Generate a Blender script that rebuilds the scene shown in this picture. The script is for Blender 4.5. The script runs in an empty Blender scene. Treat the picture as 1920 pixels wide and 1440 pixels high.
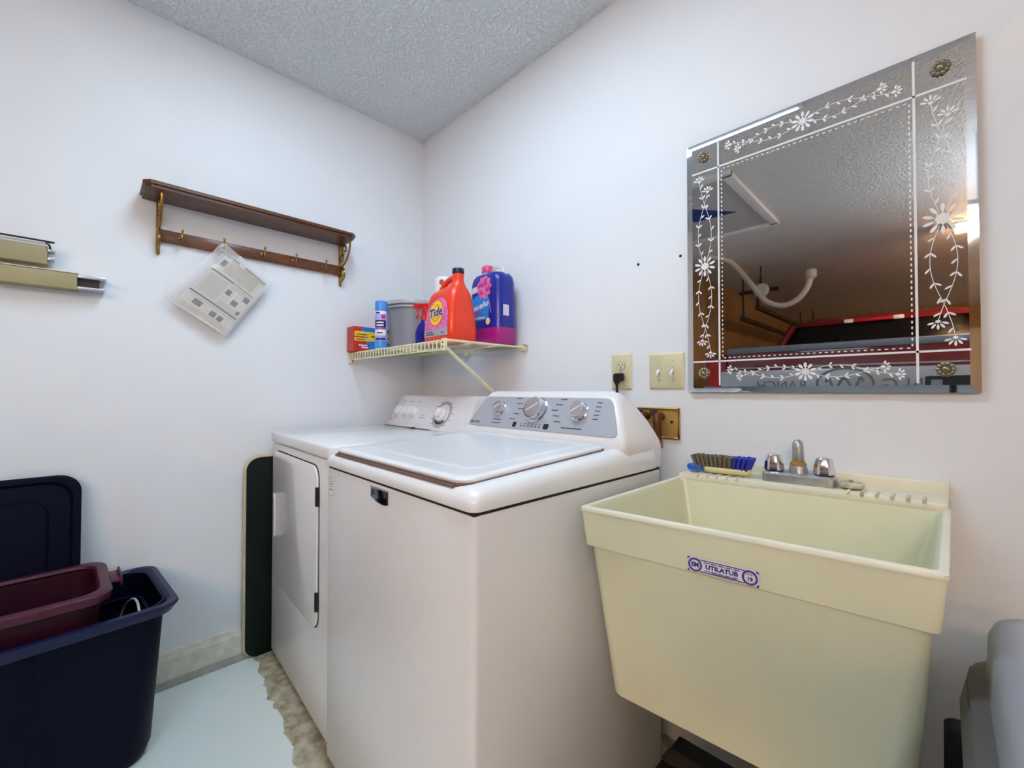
import bpy, bmesh, math, random
from mathutils import Vector, Matrix
from mathutils.bvhtree import BVHTree
random.seed(7)
SC = bpy.context.scene
COL = SC.collection
PI = math.pi

# ------------------------------------------------------------------ camera, world, exposure
CAM = Vector((2.0165, -1.3066, 1.085))
cd = bpy.data.cameras.new('camera'); cd.sensor_width = 36; cd.lens = 15.0; cd.clip_start = 0.01
co = bpy.data.objects.new('camera', cd); COL.objects.link(co)
co.location = CAM; co.rotation_euler = (math.radians(90.93), 0, math.radians(45.2))
SC.camera = co
w = bpy.data.worlds.new('world'); SC.world = w; w.use_nodes = True
w.node_tree.nodes['Background'].inputs[0].default_value = (0.75, 0.8, 0.9, 1)
w.node_tree.nodes['Background'].inputs[1].default_value = 0.3
SC.view_settings.view_transform = 'Standard'; SC.view_settings.look = 'None'
SC.view_settings.gamma = 1; SC.view_settings.use_curve_mapping = False
SC.view_settings.exposure = 0.72
LAUNDRY_LAMP = 10.0      # emission of the cool ceiling light over the machines
GARAGE_LAMP = 58.0       # emission of the warm tubes further back: one in the mirror, one added fill

FILL_LAMP = 29.0         # emission of the unseen fill light added behind the camera

# ------------------------------------------------------------------ materials
def lin(c):
    c = c / 255.0
    return c / 12.92 if c <= 0.04045 else ((c + 0.055) / 1.055) ** 2.4
def rgb(t): return (lin(t[0]), lin(t[1]), lin(t[2]), 1)
def mat(name, c, rough=0.5, metal=0.0, bump=0.0, bscale=200, var=0.0, vscale=3, spec=0.5, coat=0.0,
        alpha=1.0, emit=None, estr=0.0, c2=None, trans=0.0, stretch=None):
    m = bpy.data.materials.new(name); m.use_nodes = True
    nt = m.node_tree; b = nt.nodes['Principled BSDF']
    b.inputs['Base Color'].default_value = rgb(c)
    b.inputs['Roughness'].default_value = rough
    b.inputs['Metallic'].default_value = metal
    b.inputs['Specular IOR Level'].default_value = spec
    b.inputs['Coat Weight'].default_value = coat
    b.inputs['Coat Roughness'].default_value = 0.08
    b.inputs['Alpha'].default_value = alpha
    b.inputs['Transmission Weight'].default_value = trans
    if emit:
        b.inputs['Emission Color'].default_value = rgb(emit); b.inputs['Emission Strength'].default_value = estr
    if bump or var or c2:
        tc = nt.nodes.new('ShaderNodeTexCoord'); out = tc.outputs['Object']
        if stretch:
            mp = nt.nodes.new('ShaderNodeMapping'); mp.inputs['Scale'].default_value = stretch
            nt.links.new(out, mp.inputs[0]); out = mp.outputs[0]
    if bump:
        n = nt.nodes.new('ShaderNodeTexNoise'); n.inputs['Scale'].default_value = bscale; n.inputs['Detail'].default_value = 3
        bp = nt.nodes.new('ShaderNodeBump'); bp.inputs['Strength'].default_value = bump; bp.inputs['Distance'].default_value = 0.002
        nt.links.new(out, n.inputs['Vector']); nt.links.new(n.outputs['Fac'], bp.inputs['Height']); nt.links.new(bp.outputs[0], b.inputs['Normal'])
    if var or c2:
        n = nt.nodes.new('ShaderNodeTexNoise'); n.inputs['Scale'].default_value = vscale; n.inputs['Detail'].default_value = 5
        nt.links.new(out, n.inputs['Vector'])
        cr = nt.nodes.new('ShaderNodeValToRGB'); cr.color_ramp.elements[0].position = 0.35; cr.color_ramp.elements[1].position = 0.68
        cr.color_ramp.elements[0].color = rgb(c2) if c2 else rgb([max(0, v * (1 - var)) for v in c])
        cr.color_ramp.elements[1].color = rgb(c)
        nt.links.new(n.outputs['Fac'], cr.inputs[0]); nt.links.new(cr.outputs[0], b.inputs['Base Color'])
    return m
M = {}
def mk(k, *a, **kw): M[k] = mat(k, *a, **kw); return M[k]
mk('wall', (233, 237, 243), 0.55, bump=0.12, bscale=120, var=0.012, vscale=2, spec=0.3)
mk('base', (226, 222, 208), 0.6, c2=(208, 202, 186), vscale=30)
mk('basestrip', (176, 172, 162), 0.7, var=0.15, vscale=20)
mk('tan', (176, 143, 98), 0.7, c2=(150, 116, 74), vscale=3, stretch=(6, 6, 0.4))
mk('enamel', (236, 238, 241), 0.22, spec=0.5, coat=0.35)
mk('enamel_side', (228, 229, 231), 0.28, spec=0.5, coat=0.25)
mk('white_plastic', (232, 231, 233), 0.25, spec=0.5)
mk('fascia', (176, 180, 190), 0.42, metal=0.25, bump=0.05, bscale=60, stretch=(1, 1, 40))
mk('fascia_w', (226, 224, 228), 0.3)
mk('seam', (40, 34, 34), 0.8)
mk('lidgap', (110, 88, 82), 0.7)
mk('ink', (70, 70, 78), 0.6)
mk('ink_soft', (150, 150, 158), 0.6)
mk('black', (14, 14, 18), 0.35)
mk('blackgloss', (10, 12, 22), 0.12, coat=0.5)
mk('chrome', (222, 222, 226), 0.12, metal=1.0)
mk('chrome_dull', (196, 197, 200), 0.42, metal=0.9, bump=0.5, bscale=90, var=0.18, vscale=25)
mk('brushed', (205, 198, 196), 0.3, metal=0.9)
mk('sink', (222, 221, 190), 0.32, spec=0.45, var=0.03, vscale=5)
mk('sink_rim', (232, 229, 208), 0.4, var=0.04, vscale=8)
mk('sink_dirty', (222, 214, 186), 0.6, c2=(170, 156, 134), vscale=40)
mk('label_white', (222, 216, 232), 0.5)
mk('label_blue', (34, 26, 108), 0.5)
mk('plate', (219, 214, 178), 0.35)
mk('plate_dark', (196, 190, 150), 0.4)
mk('brass', (176, 134, 62), 0.35, metal=0.75, var=0.15, vscale=18)
mk('brass_scroll', (150, 118, 62), 0.3, metal=0.9)
mk('brass_plate', (190, 150, 84), 0.45, metal=0.35, var=0.12, vscale=20)
mk('copper', (118, 66, 30), 0.45, metal=0.5, var=0.3, vscale=30)
mk('mirror', (214, 212, 210), 0.015, metal=1.0)
mk('bevel', (205, 207, 212), 0.03, metal=1.0)
mk('etch', (236, 236, 240), 0.55)
mk('pewter', (150, 142, 122), 0.32, metal=0.9)
mk('wood', (104, 58, 26), 0.38, c2=(70, 34, 14), vscale=9, stretch=(10, 1.2, 10), coat=0.2)
mk('rail_wood', (120, 66, 26), 0.4, c2=(78, 38, 14), vscale=9, stretch=(10, 1.2, 10), coat=0.2)
mk('wire', (228, 222, 184), 0.4)
mk('beige_metal', (168, 156, 116), 0.5, var=0.06, vscale=6)
mk('beige_light', (222, 214, 186), 0.5)
mk('alu', (190, 190, 198), 0.35, metal=0.85)
mk('navy', (7, 11, 32), 0.45, bump=0.1, bscale=300, spec=0.1)
mk('navy_rim', (18, 26, 66), 0.4, spec=0.35)
mk('maroon', (48, 9, 28), 0.45, spec=0.25)
mk('maroon_rim', (74, 24, 46), 0.42, spec=0.35)
mk('green', (4, 22, 16), 0.5, spec=0.2)
mk('cream', (206, 194, 160), 0.5, var=0.1, vscale=20)
mk('cord_white', (206, 206, 212), 0.5)
mk('tide', (238, 62, 30), 0.3)
mk('tide_cap', (30, 22, 60), 0.4)
mk('yellow', (250, 208, 40), 0.45)
mk('orange', (244, 130, 30), 0.45)
mk('pink', (236, 130, 190), 0.45, c2=(210, 80, 160), vscale=60)
mk('pink_hot', (206, 48, 140), 0.35)
mk('pink_cap', (222, 70, 128), 0.35)
mk('silver_label', (168, 164, 172), 0.4)
mk('ens_blue', (26, 40, 150), 0.28)
mk('ens_cyan', (28, 132, 226), 0.35)
mk('ens_mag', (164, 30, 130), 0.3)
mk('white', (240, 240, 242), 0.45)
mk('clear', (235, 236, 240), 0.12, alpha=0.35)
mk('film', (238, 238, 242), 0.12, alpha=0.27, spec=0.9)
mk('paper', (212, 207, 198), 0.7)
mk('print', (70, 68, 70), 0.7)
mk('print_soft', (150, 146, 142), 0.7)
mk('print_mid', (186, 178, 158), 0.7)
mk('can_blue', (74, 150, 232), 0.35)
mk('can_lilac', (170, 172, 236), 0.35)
mk('can_navy', (30, 26, 92), 0.4)
mk('box_red', (196, 42, 26), 0.45)
mk('box_side', (182, 66, 54), 0.5)
mk('box_blue', (30, 128, 226), 0.45)
mk('box_yellow', (240, 204, 50), 0.45)
mk('bucket', (138, 140, 150), 0.4)
mk('bucket_rim', (178, 180, 190), 0.3)
mk('spray_red', (206, 30, 28), 0.35)
mk('spray_blue', (24, 26, 130), 0.3)
mk('bristle', (112, 106, 88), 0.7)
mk('bristle_blue', (34, 48, 178), 0.6)
mk('brush_blue', (44, 96, 214), 0.4)
mk('brush_cream', (226, 216, 166), 0.4)
mk('trash', (150, 152, 162), 0.32)
mk('trash_rim', (92, 88, 88), 0.45)
mk('trash_body', (110, 112, 122), 0.4)
mk('truck', (104, 14, 22), 0.16, coat=0.8)
mk('truck_glass', (10, 10, 12), 0.05)
mk('truck_cap', (108, 112, 118), 0.4)
mk('truck_silver', (186, 190, 196), 0.3, metal=0.6)
mk('tail_red', (170, 16, 20), 0.2)
mk('rubber', (22, 22, 24), 0.8)
mk('steel_dark', (52, 44, 40), 0.6)
mk('hatch', (196, 196, 200), 0.6)
mk('tarp', (24, 62, 140), 0.6)
mk('concrete', (120, 116, 108), 0.8, var=0.2)
mk('fixture', (236, 236, 236), 0.5)
mk('door_white', (214, 208, 196), 0.5)
mk('lamp_cool', (255, 255, 255), 0.5, emit=(208, 236, 255), estr=LAUNDRY_LAMP)
mk('lamp_fill', (255, 255, 255), 0.5, emit=(214, 240, 255), estr=FILL_LAMP)
mk('lamp_warm', (255, 244, 226), 0.5, emit=(255, 196, 140), estr=GARAGE_LAMP)

def ceiling_mat():
    m = mat('ceiling_texture', (244, 247, 249), 0.5, spec=0.45); nt = m.node_tree; b = nt.nodes['Principled BSDF']
    tc = nt.nodes.new('ShaderNodeTexCoord')
    v = nt.nodes.new('ShaderNodeTexNoise'); v.inputs['Scale'].default_value = 60; v.inputs['Detail'].default_value = 3
    r = nt.nodes.new('ShaderNodeValToRGB'); r.color_ramp.elements[0].position = 0.42; r.color_ramp.elements[1].position = 0.6
    bp = nt.nodes.new('ShaderNodeBump'); bp.inputs['Strength'].default_value = 0.9; bp.inputs['Distance'].default_value = 0.007
    nt.links.new(tc.outputs['Object'], v.inputs['Vector']); nt.links.new(v.outputs['Fac'], r.inputs[0])
    nt.links.new(r.outputs[0], bp.inputs['Height']); nt.links.new(bp.outputs[0], b.inputs['Normal'])
    return m
M['ceil'] = ceiling_mat()
def floor_mat():
    # pale painted concrete; a bare dirty strip runs along the machines where the paint stops
    m = mat('floor_paint', (196, 206, 206), 0.45); nt = m.node_tree; b = nt.nodes['Principled BSDF']
    L = nt.links.new; N = nt.nodes.new
    g = N('ShaderNodeNewGeometry'); sp = N('ShaderNodeSeparateXYZ'); L(g.outputs['Position'], sp.inputs[0])
    n1 = N('ShaderNodeTexNoise'); n1.inputs['Scale'].default_value = 16; n1.inputs['Detail'].default_value = 6; L(g.outputs['Position'], n1.inputs['Vector'])
    n2 = N('ShaderNodeTexNoise'); n2.inputs['Scale'].default_value = 26; n2.inputs['Detail'].default_value = 8; L(g.outputs['Position'], n2.inputs['Vector'])
    a = N('ShaderNodeMath'); a.operation = 'MULTIPLY_ADD'; a.inputs[1].default_value = 0.075; L(n1.outputs['Fac'], a.inputs[0]); L(sp.outputs['Y'], a.inputs[2])
    x = N('ShaderNodeMath'); x.operation = 'MULTIPLY_ADD'; x.inputs[1].default_value = 0.075; L(sp.outputs['X'], x.inputs[0]); L(a.outputs[0], x.inputs[2])
    c = N('ShaderNodeMath'); c.operation = 'GREATER_THAN'; c.inputs[1].default_value = -0.775; L(x.outputs[0], c.inputs[0])
    cr = N('ShaderNodeValToRGB'); L(n2.outputs['Fac'], cr.inputs[0])
    cr.color_ramp.elements[0].position = 0.3; cr.color_ramp.elements[0].color = rgb((132, 118, 86))
    cr.color_ramp.elements[1].position = 0.65; cr.color_ramp.elements[1].color = rgb((206, 200, 178))
    mx = N('ShaderNodeMix'); mx.data_type = 'RGBA'; mx.inputs['A'].default_value = rgb((232, 240, 237)); L(c.outputs[0], mx.inputs['Factor']); L(cr.outputs[0], mx.inputs['B'])
    # bare concrete further back in the garage
    c3 = N('ShaderNodeMath'); c3.operation = 'LESS_THAN'; c3.inputs[1].default_value = -2.2; L(sp.outputs['Y'], c3.inputs[0])
    mx2 = N('ShaderNodeMix'); mx2.data_type = 'RGBA'; L(c3.outputs[0], mx2.inputs['Factor']); L(mx.outputs['Result'], mx2.inputs['A']); mx2.inputs['B'].default_value = rgb((150, 144, 134))
    L(mx2.outputs['Result'], b.inputs['Base Color'])
    bp = N('ShaderNodeBump'); bp.inputs['Strength'].default_value = 0.15; bp.inputs['Distance'].default_value = 0.003; L(n2.outputs['Fac'], bp.inputs['Height']); L(bp.outputs[0], b.inputs['Normal'])
    return m
M['floor'] = floor_mat()

# ------------------------------------------------------------------ mesh helpers
def rrect(x0, x1, y0, y1, z, r=0.0, n=4):
    if r <= 0: return [(x0, y0, z), (x1, y0, z), (x1, y1, z), (x0, y1, z)]
    r = min(r, (x1 - x0) / 2 - 1e-5, (y1 - y0) / 2 - 1e-5); out = []
    for cx, cy, a0 in ((x0 + r, y0 + r, PI), (x1 - r, y0 + r, 1.5 * PI), (x1 - r, y1 - r, 0), (x0 + r, y1 - r, .5 * PI)):
        for k in range(n + 1):
            a = a0 + .5 * PI * k / n; out.append((cx + r * math.cos(a), cy + r * math.sin(a), z))
    return out
class MB:
    def __init__(s): s.v = []; s.f = []
    def add(s, vs, fs, mtx=None):
        o = len(s.v)
        for p in vs: s.v.append(tuple(mtx @ Vector(p)) if mtx else tuple(p))
        for f in fs: s.f.append(tuple(i + o for i in f))
        return s
    def box(s, x0, x1, y0, y1, z0, z1, mtx=None):
        return s.add([(x0, y0, z0), (x1, y0, z0), (x1, y1, z0), (x0, y1, z0), (x0, y0, z1), (x1, y0, z1), (x1, y1, z1), (x0, y1, z1)],
                     [(3, 2, 1, 0), (4, 5, 6, 7), (0, 1, 5, 4), (1, 2, 6, 5), (2, 3, 7, 6), (3, 0, 4, 7)], mtx)
    def loft(s, sl, cap0=True, cap1=True, mtx=None, closed=True):
        n = len(sl[0]); vs = [p for a in sl for p in a]; fs = []
        for i in range(len(sl) - 1):
            for k in range(n if closed else n - 1):
                a, b = i * n + k, i * n + (k + 1) % n; fs.append((a, b, b + n, a + n))
        if cap0: fs.append(tuple(range(n - 1, -1, -1)))
        if cap1: fs.append(tuple(range((len(sl) - 1) * n, len(sl) * n)))
        return s.add(vs, fs, mtx)
    def lathe(s, pr, n=24, mtx=None):
        sl = [[(r * math.cos(2 * PI * k / n), r * math.sin(2 * PI * k / n), z) for k in range(n)] for r, z in pr]
        return s.loft(sl, True, True, mtx)
    def prism(s, poly, z0, z1, mtx=None):
        return s.loft([[(x, y, z0) for x, y in poly], [(x, y, z1) for x, y in poly]], True, True, mtx)
    def tube(s, pts, r, n=8, closed=False, mtx=None):
        P = [Vector(p) for p in pts]; rs = r if isinstance(r, (list, tuple)) else [r] * len(P); sl = []; up = None; m = len(P)
        for i in range(m):
            if closed: t = P[(i + 1) % m] - P[i - 1]
            else: t = P[min(i + 1, m - 1)] - P[max(i - 1, 0)]
            t.normalize()
            if up is None: up = Vector((0, 0, 1)) if abs(t.z) < .9 else Vector((1, 0, 0))
            a = t.cross(up)
            if a.length < 1e-6: a = t.orthogonal()
            a.normalize(); b = a.cross(t); up = b
            sl.append([tuple(P[i] + (a * math.cos(2 * PI * k / n) + b * math.sin(2 * PI * k / n)) * rs[i]) for k in range(n)])
        if closed: sl.append(sl[0])
        return s.loft(sl, not closed, not closed, mtx)
    def grid(s, fn, nu, nv):
        vs = [fn(i / nu, j / nv) for i in range(nu + 1) for j in range(nv + 1)]
        fs = [(i * (nv + 1) + j, (i + 1) * (nv + 1) + j, (i + 1) * (nv + 1) + j + 1, i * (nv + 1) + j + 1) for i in range(nu) for j in range(nv)]
        return s.add(vs, fs)
    def warp(s, fn): s.v = [tuple(fn(*p)) for p in s.v]; return s
    def build(s, name, m, parent=None, bevel=0.0, seg=2, smooth=True, ang=40):
        me = bpy.data.meshes.new(name); me.from_pydata(s.v, [], s.f)
        bm = bmesh.new(); bm.from_mesh(me); bmesh.ops.recalc_face_normals(bm, faces=bm.faces)
        if bevel:
            ed = [e for e in bm.edges if len(e.link_faces) == 2 and e.calc_face_angle(0) > 0.5]
            bmesh.ops.bevel(bm, geom=ed, offset=bevel, segments=seg, profile=0.5, affect='EDGES', clamp_overlap=True)
        bm.to_mesh(me); bm.free()
        if smooth:
            me.polygons.foreach_set('use_smooth', [True] * len(me.polygons)); me.set_sharp_from_angle(angle=math.radians(ang))
        me.materials.append(M[m] if isinstance(m, str) else m)
        o = bpy.data.objects.new(name, me); COL.objects.link(o)
        if parent: o.parent = parent
        return o
def tag(o, label=None, cat=None, group=None, kind=None):
    if label: o['label'] = label
    if cat: o['category'] = cat
    if group: o['group'] = group
    if kind: o['kind'] = kind
    return o
def thing(name, label, cat, loc=(0, 0, 0), rz=0, group=None):
    o = bpy.data.objects.new(name, None); COL.objects.link(o); o.empty_display_size = .05
    o.location = loc; o.rotation_euler = (0, 0, rz)
    return tag(o, label, cat, group)
def frame(o, r, u):
    # local X = r, local Y = u, local Z = outward normal
    r = Vector(r).normalized(); u = Vector(u); u = (u - r * u.dot(r)).normalized(); n = r.cross(u)
    m = Matrix((r, u, n)).transposed().to_4x4(); m.translation = Vector(o); return m
def bez(p, n=10):
    # Catmull-Rom through points
    P = [Vector(q) for q in p]; out = []
    for i in range(len(P) - 1):
        a, b, c, d = P[max(i - 1, 0)], P[i], P[i + 1], P[min(i + 2, len(P) - 1)]
        for k in range(n):
            t = k / n; out.append(.5 * ((2 * b) + (c - a) * t + (2 * a - 5 * b + 4 * c - d) * t * t + (3 * b - a - 3 * c + d) * t ** 3))
    out.append(P[-1]); return out
def text_geo(s, size, shear=0.0, bold=0.0, thick=0.0):
    cu = bpy.data.curves.new('t', 'FONT'); cu.body = s; cu.size = size; cu.align_x = 'CENTER'; cu.align_y = 'CENTER'; cu.shear = shear; cu.offset = bold
    cu.extrude = thick; cu.resolution_u = 3
    ob = bpy.data.objects.new('t', cu); COL.objects.link(ob); bpy.context.view_layer.update()
    me = bpy.data.meshes.new_from_object(ob.evaluated_get(bpy.context.evaluated_depsgraph_get()))
    vs = [tuple(v.co) for v in me.vertices]; fs = [tuple(p.vertices) for p in me.polygons]
    bpy.data.objects.remove(ob); bpy.data.curves.remove(cu); bpy.data.meshes.remove(me)
    return vs, fs
def text(name, s, size, mtx, m, parent, shear=0, bold=0, thick=0.0004, proj=None, off=0.0012, sx=1.0):
    vs, fs = text_geo(s, size, shear, bold, thick); mb = MB(); mb.add([(v[0] * sx, v[1], v[2]) for v in vs], fs, mtx)
    if proj: project(mb, proj, mtx, off)
    return mb.build(name, m, parent, smooth=False)
def bvh(o): return BVHTree.FromPolygons([v.co.copy() for v in o.data.vertices], [tuple(p.vertices) for p in o.data.polygons])
def project(mb, tree, mtx, off):
    n = (mtx.to_3x3() @ Vector((0, 0, 1))).normalized(); o = mtx.translation; out = []
    for p in mb.v:
        v = Vector(p); h = (v - o).dot(n); st = v + n * (.3 - h)
        hit = tree.ray_cast(st, -n)
        out.append(tuple(hit[0] + n * (off + max(h, 0))) if hit[0] else p)
    mb.v = out
def ell(rx, ry, cx=0, cy=0, n=28): return [(cx + rx * math.cos(2 * PI * k / n), cy + ry * math.sin(2 * PI * k / n)) for k in range(n)]
def disc_decal(name, outline, mtx, m, parent, tree, off=0.0008, rings=6):
    # filled star-shaped outline laid on a curved surface
    cx = sum(p[0] for p in outline) / len(outline); cy = sum(p[1] for p in outline) / len(outline); n = len(outline)
    vs = [(cx, cy, 0)]; fs = []
    for r in range(1, rings + 1):
        for p in outline: vs.append((cx + (p[0] - cx) * r / rings, cy + (p[1] - cy) * r / rings, 0))
    for k in range(n): fs.append((0, 1 + k, 1 + (k + 1) % n))
    for r in range(rings - 1):
        for k in range(n):
            a, b = 1 + r * n + k, 1 + r * n + (k + 1) % n; fs.append((a, a + n, b + n, b))
    mb = MB().add(vs, fs, mtx)
    if tree: project(mb, tree, mtx, off)
    return mb.build(name, m, parent)
def dense(poly, k=6):
    out = []
    for i in range(len(poly)):
        a, b = poly[i], poly[(i + 1) % len(poly)]
        for j in range(k): out.append((a[0] + (b[0] - a[0]) * j / k, a[1] + (b[1] - a[1]) * j / k))
    return out
def bars(name, rows, mtx, m, parent, t=0.0005):
    # small dark dashes where print is too small to read: (cx, cy, w, h)
    mb = MB()
    for cx, cy, ww, h in rows: mb.box(cx - ww / 2, cx + ww / 2, cy - h / 2, cy + h / 2, 0, t, mtx)
    return tag(mb.build(name, m, parent, smooth=False), kind='stuff')
def rpoly(x0, x1, y0, y1, r, n=5): return [(p[0], p[1]) for p in rrect(x0, x1, y0, y1, 0, r, n)]

# ------------------------------------------------------------------ the room
CEIL = 2.465; XR = 5.2; YB = -8.6
def struct(name, mb, m, bevel=0): return tag(mb.build(name, m, bevel=bevel, smooth=bool(bevel)), kind='structure')
struct('floor', MB().box(-.1, XR + .1, YB - .1, .1, -.1, 0), 'floor')
struct('ceiling', MB().box(-.1, XR + .1, YB - .1, .1, CEIL, CEIL + .1), 'ceil')
struct('wall_left', MB().box(-.1, 0, -3.3, .1, 0, CEIL), 'wall')
struct('wall_left_garage', MB().box(-.1, 0, YB, -3.3, 0, CEIL), 'tan')
struct('wall_right', MB().box(-.1, XR, 0, .1, 0, CEIL), 'wall')
struct('wall_far', MB().box(XR, XR + .1, YB, .1, 0, CEIL), 'wall')
struct('wall_back', MB().box(-.1, XR + .1, YB - .1, YB, 0, CEIL), 'tan')
mb = MB(); prof = [(0.0, .028), (.014, .028), (.014, .1), (.009, .112), (.006, .128), (0, .13)]
mb.loft([[(x, -3.3, z) for x, z in prof], [(x, -.02, z) for x, z in prof]])
struct('baseboard_left', mb, 'base')
struct('trim_1', MB().box(0, .02, -3.3, -.02, 0, .028), 'basestrip')
# sectional garage door on the back wall, seen only from the side
gd = tag(MB().box(.5, 4.7, YB, YB + .04, 0, 2.1).build('door_1', 'door_white', smooth=False), kind='structure')
for i in range(4):
    for j in range(6):
        MB().box(.58 + j * .69, 1.16 + j * .69, YB + .04, YB + .05, .06 + i * .52, .5 + i * .52).build('panel', 'door_white', gd, bevel=.004)

# ------------------------------------------------------------------ ceiling lights
def ceiling_light(cx, cy, lx, ly, mlamp, label, dz=.07):
    t = thing('ceiling_light', label, 'light', (cx, cy, CEIL))
    MB().box(-lx / 2, lx / 2, -ly / 2, ly / 2, -.018, 0).build('housing', 'fixture', t, bevel=.004)
    q = ly / 2 - .01; h = lx / 2 - .03
    pr_ = [(-q, -.018), (-q * .85, -dz), (q * .85, -dz), (q, -.018)]
    MB().loft([[(-h, y, z) for y, z in pr_], [(h, y, z) for y, z in pr_]]).build('diffuser', mlamp, t, bevel=.008)
    for s in (-1, 1):
        MB().loft([[(s * h, y * 1.04, z) for y, z in pr_], [(s * (h + .02), y * 1.04, z) for y, z in pr_]]).build('end_cap', 'fixture', t)
    return t
t = thing('ceiling_panel_light', 'flat cool white ceiling light panel above the washing machine', 'light', (1.12, -.88, CEIL))
MB().box(-.5, .5, -.18, .18, -.012, 0).build('frame', 'fixture', t, bevel=.003)
MB().box(-.48, .48, -.165, .165, -.018, -.0121).build('diffuser', 'lamp_cool', t)
ceiling_light(4.5, -5.2, 1.22, .12, 'lamp_warm', 'added warm fill tube on the garage ceiling, out of view')  # second warm tube added only for fill, outside the mirror's view
t = thing('fill_light', 'added hanging fill light behind the camera, out of view', 'light', (2.62, -2.5, 2.05), PI / 2)  # unseen lamp added behind the camera to brighten walls and machine fronts
MB().box(-.6, .6, -.07, .07, 0, .03).build('housing', 'fixture', t, bevel=.006)
for y in (-.075, .075): MB().tube([(-.58, y, -.02), (.58, y, -.02)], .02, 12).build('tube', 'lamp_fill', t)
for x in (-.5, .5): MB().tube([(x, 0, .03), (x, 0, CEIL - 2.05)], .003, 6).build('chain', 'alu', t)
ceiling_light(2.69, -3.8, 1.22, .12, 'lamp_warm', 'warm tube light glowing on the garage ceiling, seen in the mirror')

# ------------------------------------------------------------------ dryer
t = thing('dryer', 'white front-loading dryer in the corner beside the left wall', 'dryer', (.048, -.765, 0), math.radians(-2.4))
DW, DD, DH = .668, .69, .918
MB().box(0.004, DW - .004, .006, DD, .022, DH - .045).build('body', 'enamel_side', t, bevel=.006)
MB().box(0, DW, 0, DD, DH - .042, DH).build('top', 'enamel', t, bevel=.009, seg=3)
MB().box(.02, DW - .02, .03, DD - .02, 0, .022).build('kick_plate', 'seam', t)
for x, y in ((.05, .06), (DW - .05, .06), (.05, DD - .06), (DW - .05, DD - .06)):
    MB().lathe([(.02, 0), (.02, .022)], 12, Matrix.Translation((x, y, 0))).build('foot', 'black', t)
XZ = frame((0, 0, 0), (1, 0, 0), (0, 0, 1))       # local X=x, Y=z, Z=-y
def onface(y=0): return frame((0, y, 0), (1, 0, 0), (0, 0, 1))
door_out = rpoly(.055, .575, .327, .845, .045)
MB().prism(rpoly(.052, .578, .324, .848, .047), 0, .0015, onface(.006)).build('door_gap', 'seam', t)
d = MB().prism(door_out, 0, .009, onface(.006)).build('door', 'enamel', t, bevel=.004)
MB().prism(rpoly(.063, .088, .5, .675, .012), .007, .013, onface(.006)).build('handle', 'white_plastic', d, bevel=.003)
MB().prism(rpoly(.069, .083, .515, .66, .007), .0125, .0135, onface(.006)).build('handle_recess', 'ink_soft', d)
for z in (.75, .42): 
    MB().box(.568, .58, -.006, .006, z - .03, z + .03).build('hinge', 'black', t, bevel=.002)
# console
cy0, cy1, cz0, cz1 = .515, .60, DH, 1.064
prof = [(cy0 - .01, cz0), (cy0, cz0 + .012), (cy1 - .02, cz1 - .01), (cy1 - .008, cz1), (DD - .03, cz1), (DD - .005, cz0 + .02), (DD - .005, cz0)]
mb = MB().loft([[(.012, y, z) for y, z in prof], [(DW - .01, y, z) for y, z in prof]])
def skew(x, y, z):
    k = (z - cz0) / (cz1 - cz0); return (x + (.012 * k if x < .3 else -.012 * k), y, z)
con = mb.warp(skew).build('console', 'fascia_w', t, bevel=.005)
FM = frame((0, cy0, cz0 + .012), (1, 0, 0), (0, cy1 - .02 - cy0, cz1 - .022 - cz0))
def knob(x, y, r, h, parent, FM, m='white_plastic', bar=True, skirt='white_plastic'):
    mt = FM @ Matrix.Translation((x, y, 0))
    k = MB().lathe([(r * 1.12, 0), (r * 1.12, .004), (r, .006), (r * .93, h - .003), (r * .85, h)], 28, mt).build('knob', m, parent)
    if bar: MB().box(-r * .16, r * .16, -r * .8, r * .8, h - .002, h + .006, mt @ Matrix.Rotation(-.5, 4, 'Z')).build('grip', m, k, bevel=.002)
    return k
for x in (.085, .155, .222): knob(x, .066, .025, .022, con, FM)
bars('lettering', [(.085, .118, .02, .004), (.155, .118, .032, .004), (.222, .118, .02, .004), (.30, .052, .04, .003), (.30, .04, .05, .003), (.03, .022, .008, .012)], FM, 'ink_soft', con)
mt = FM @ Matrix.Translation((.452, .062, 0))
MB().loft([[(r * math.cos(a), r * math.sin(a), z) for a in [2 * PI * k / 40 for k in range(40)]] for r, z in ((.062, 0), (.062, .0012), (.048, .0012), (.048, 0))], False, False, mt).build('dial_ring', 'silver_label', con)
MB().loft([[(r * math.cos(a), r * math.sin(a), z) for a in [2.4 + 3.2 * k / 24 for k in range(25)]] for r, z in ((.047, .0005), (.047, .002), (.036, .002), (.036, .0005))], False, False, mt, closed=False).build('dial_scale', 'ink', con)
k = MB().lathe([(.035, 0), (.034, .012), (.03, .016), (.026, .016)], 30, mt).build('timer_dial', 'white_plastic', con)
MB().prism([(-.024, -.006), (.004, -.024), (.022, -.008), (.022, .01), (.006, .02), (-.024, .01)], .014, .032, mt @ Matrix.Rotation(.5, 4, 'Z')).build('pointer', 'white_plastic', k, bevel=.005)
bars('lettering', [(.452 + .075 * math.cos(a), .062 + .06 * math.sin(a), .016, .003) for a in (-.9, -.4, .1, .6, 1.1, 2.0, 2.5, 3.0, 3.5, 4.0)], FM, 'ink_soft', con)
MB().box(.28, .30, cy0 - .03, cy0 - .012, DH, DH + .006).build('lint_latch', 'black', t, bevel=.002)
MB().box(.0, .42, cy0 - .0125, cy0 - .011, DH, DH + .003).build('top_seam', 'seam', t)

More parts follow.
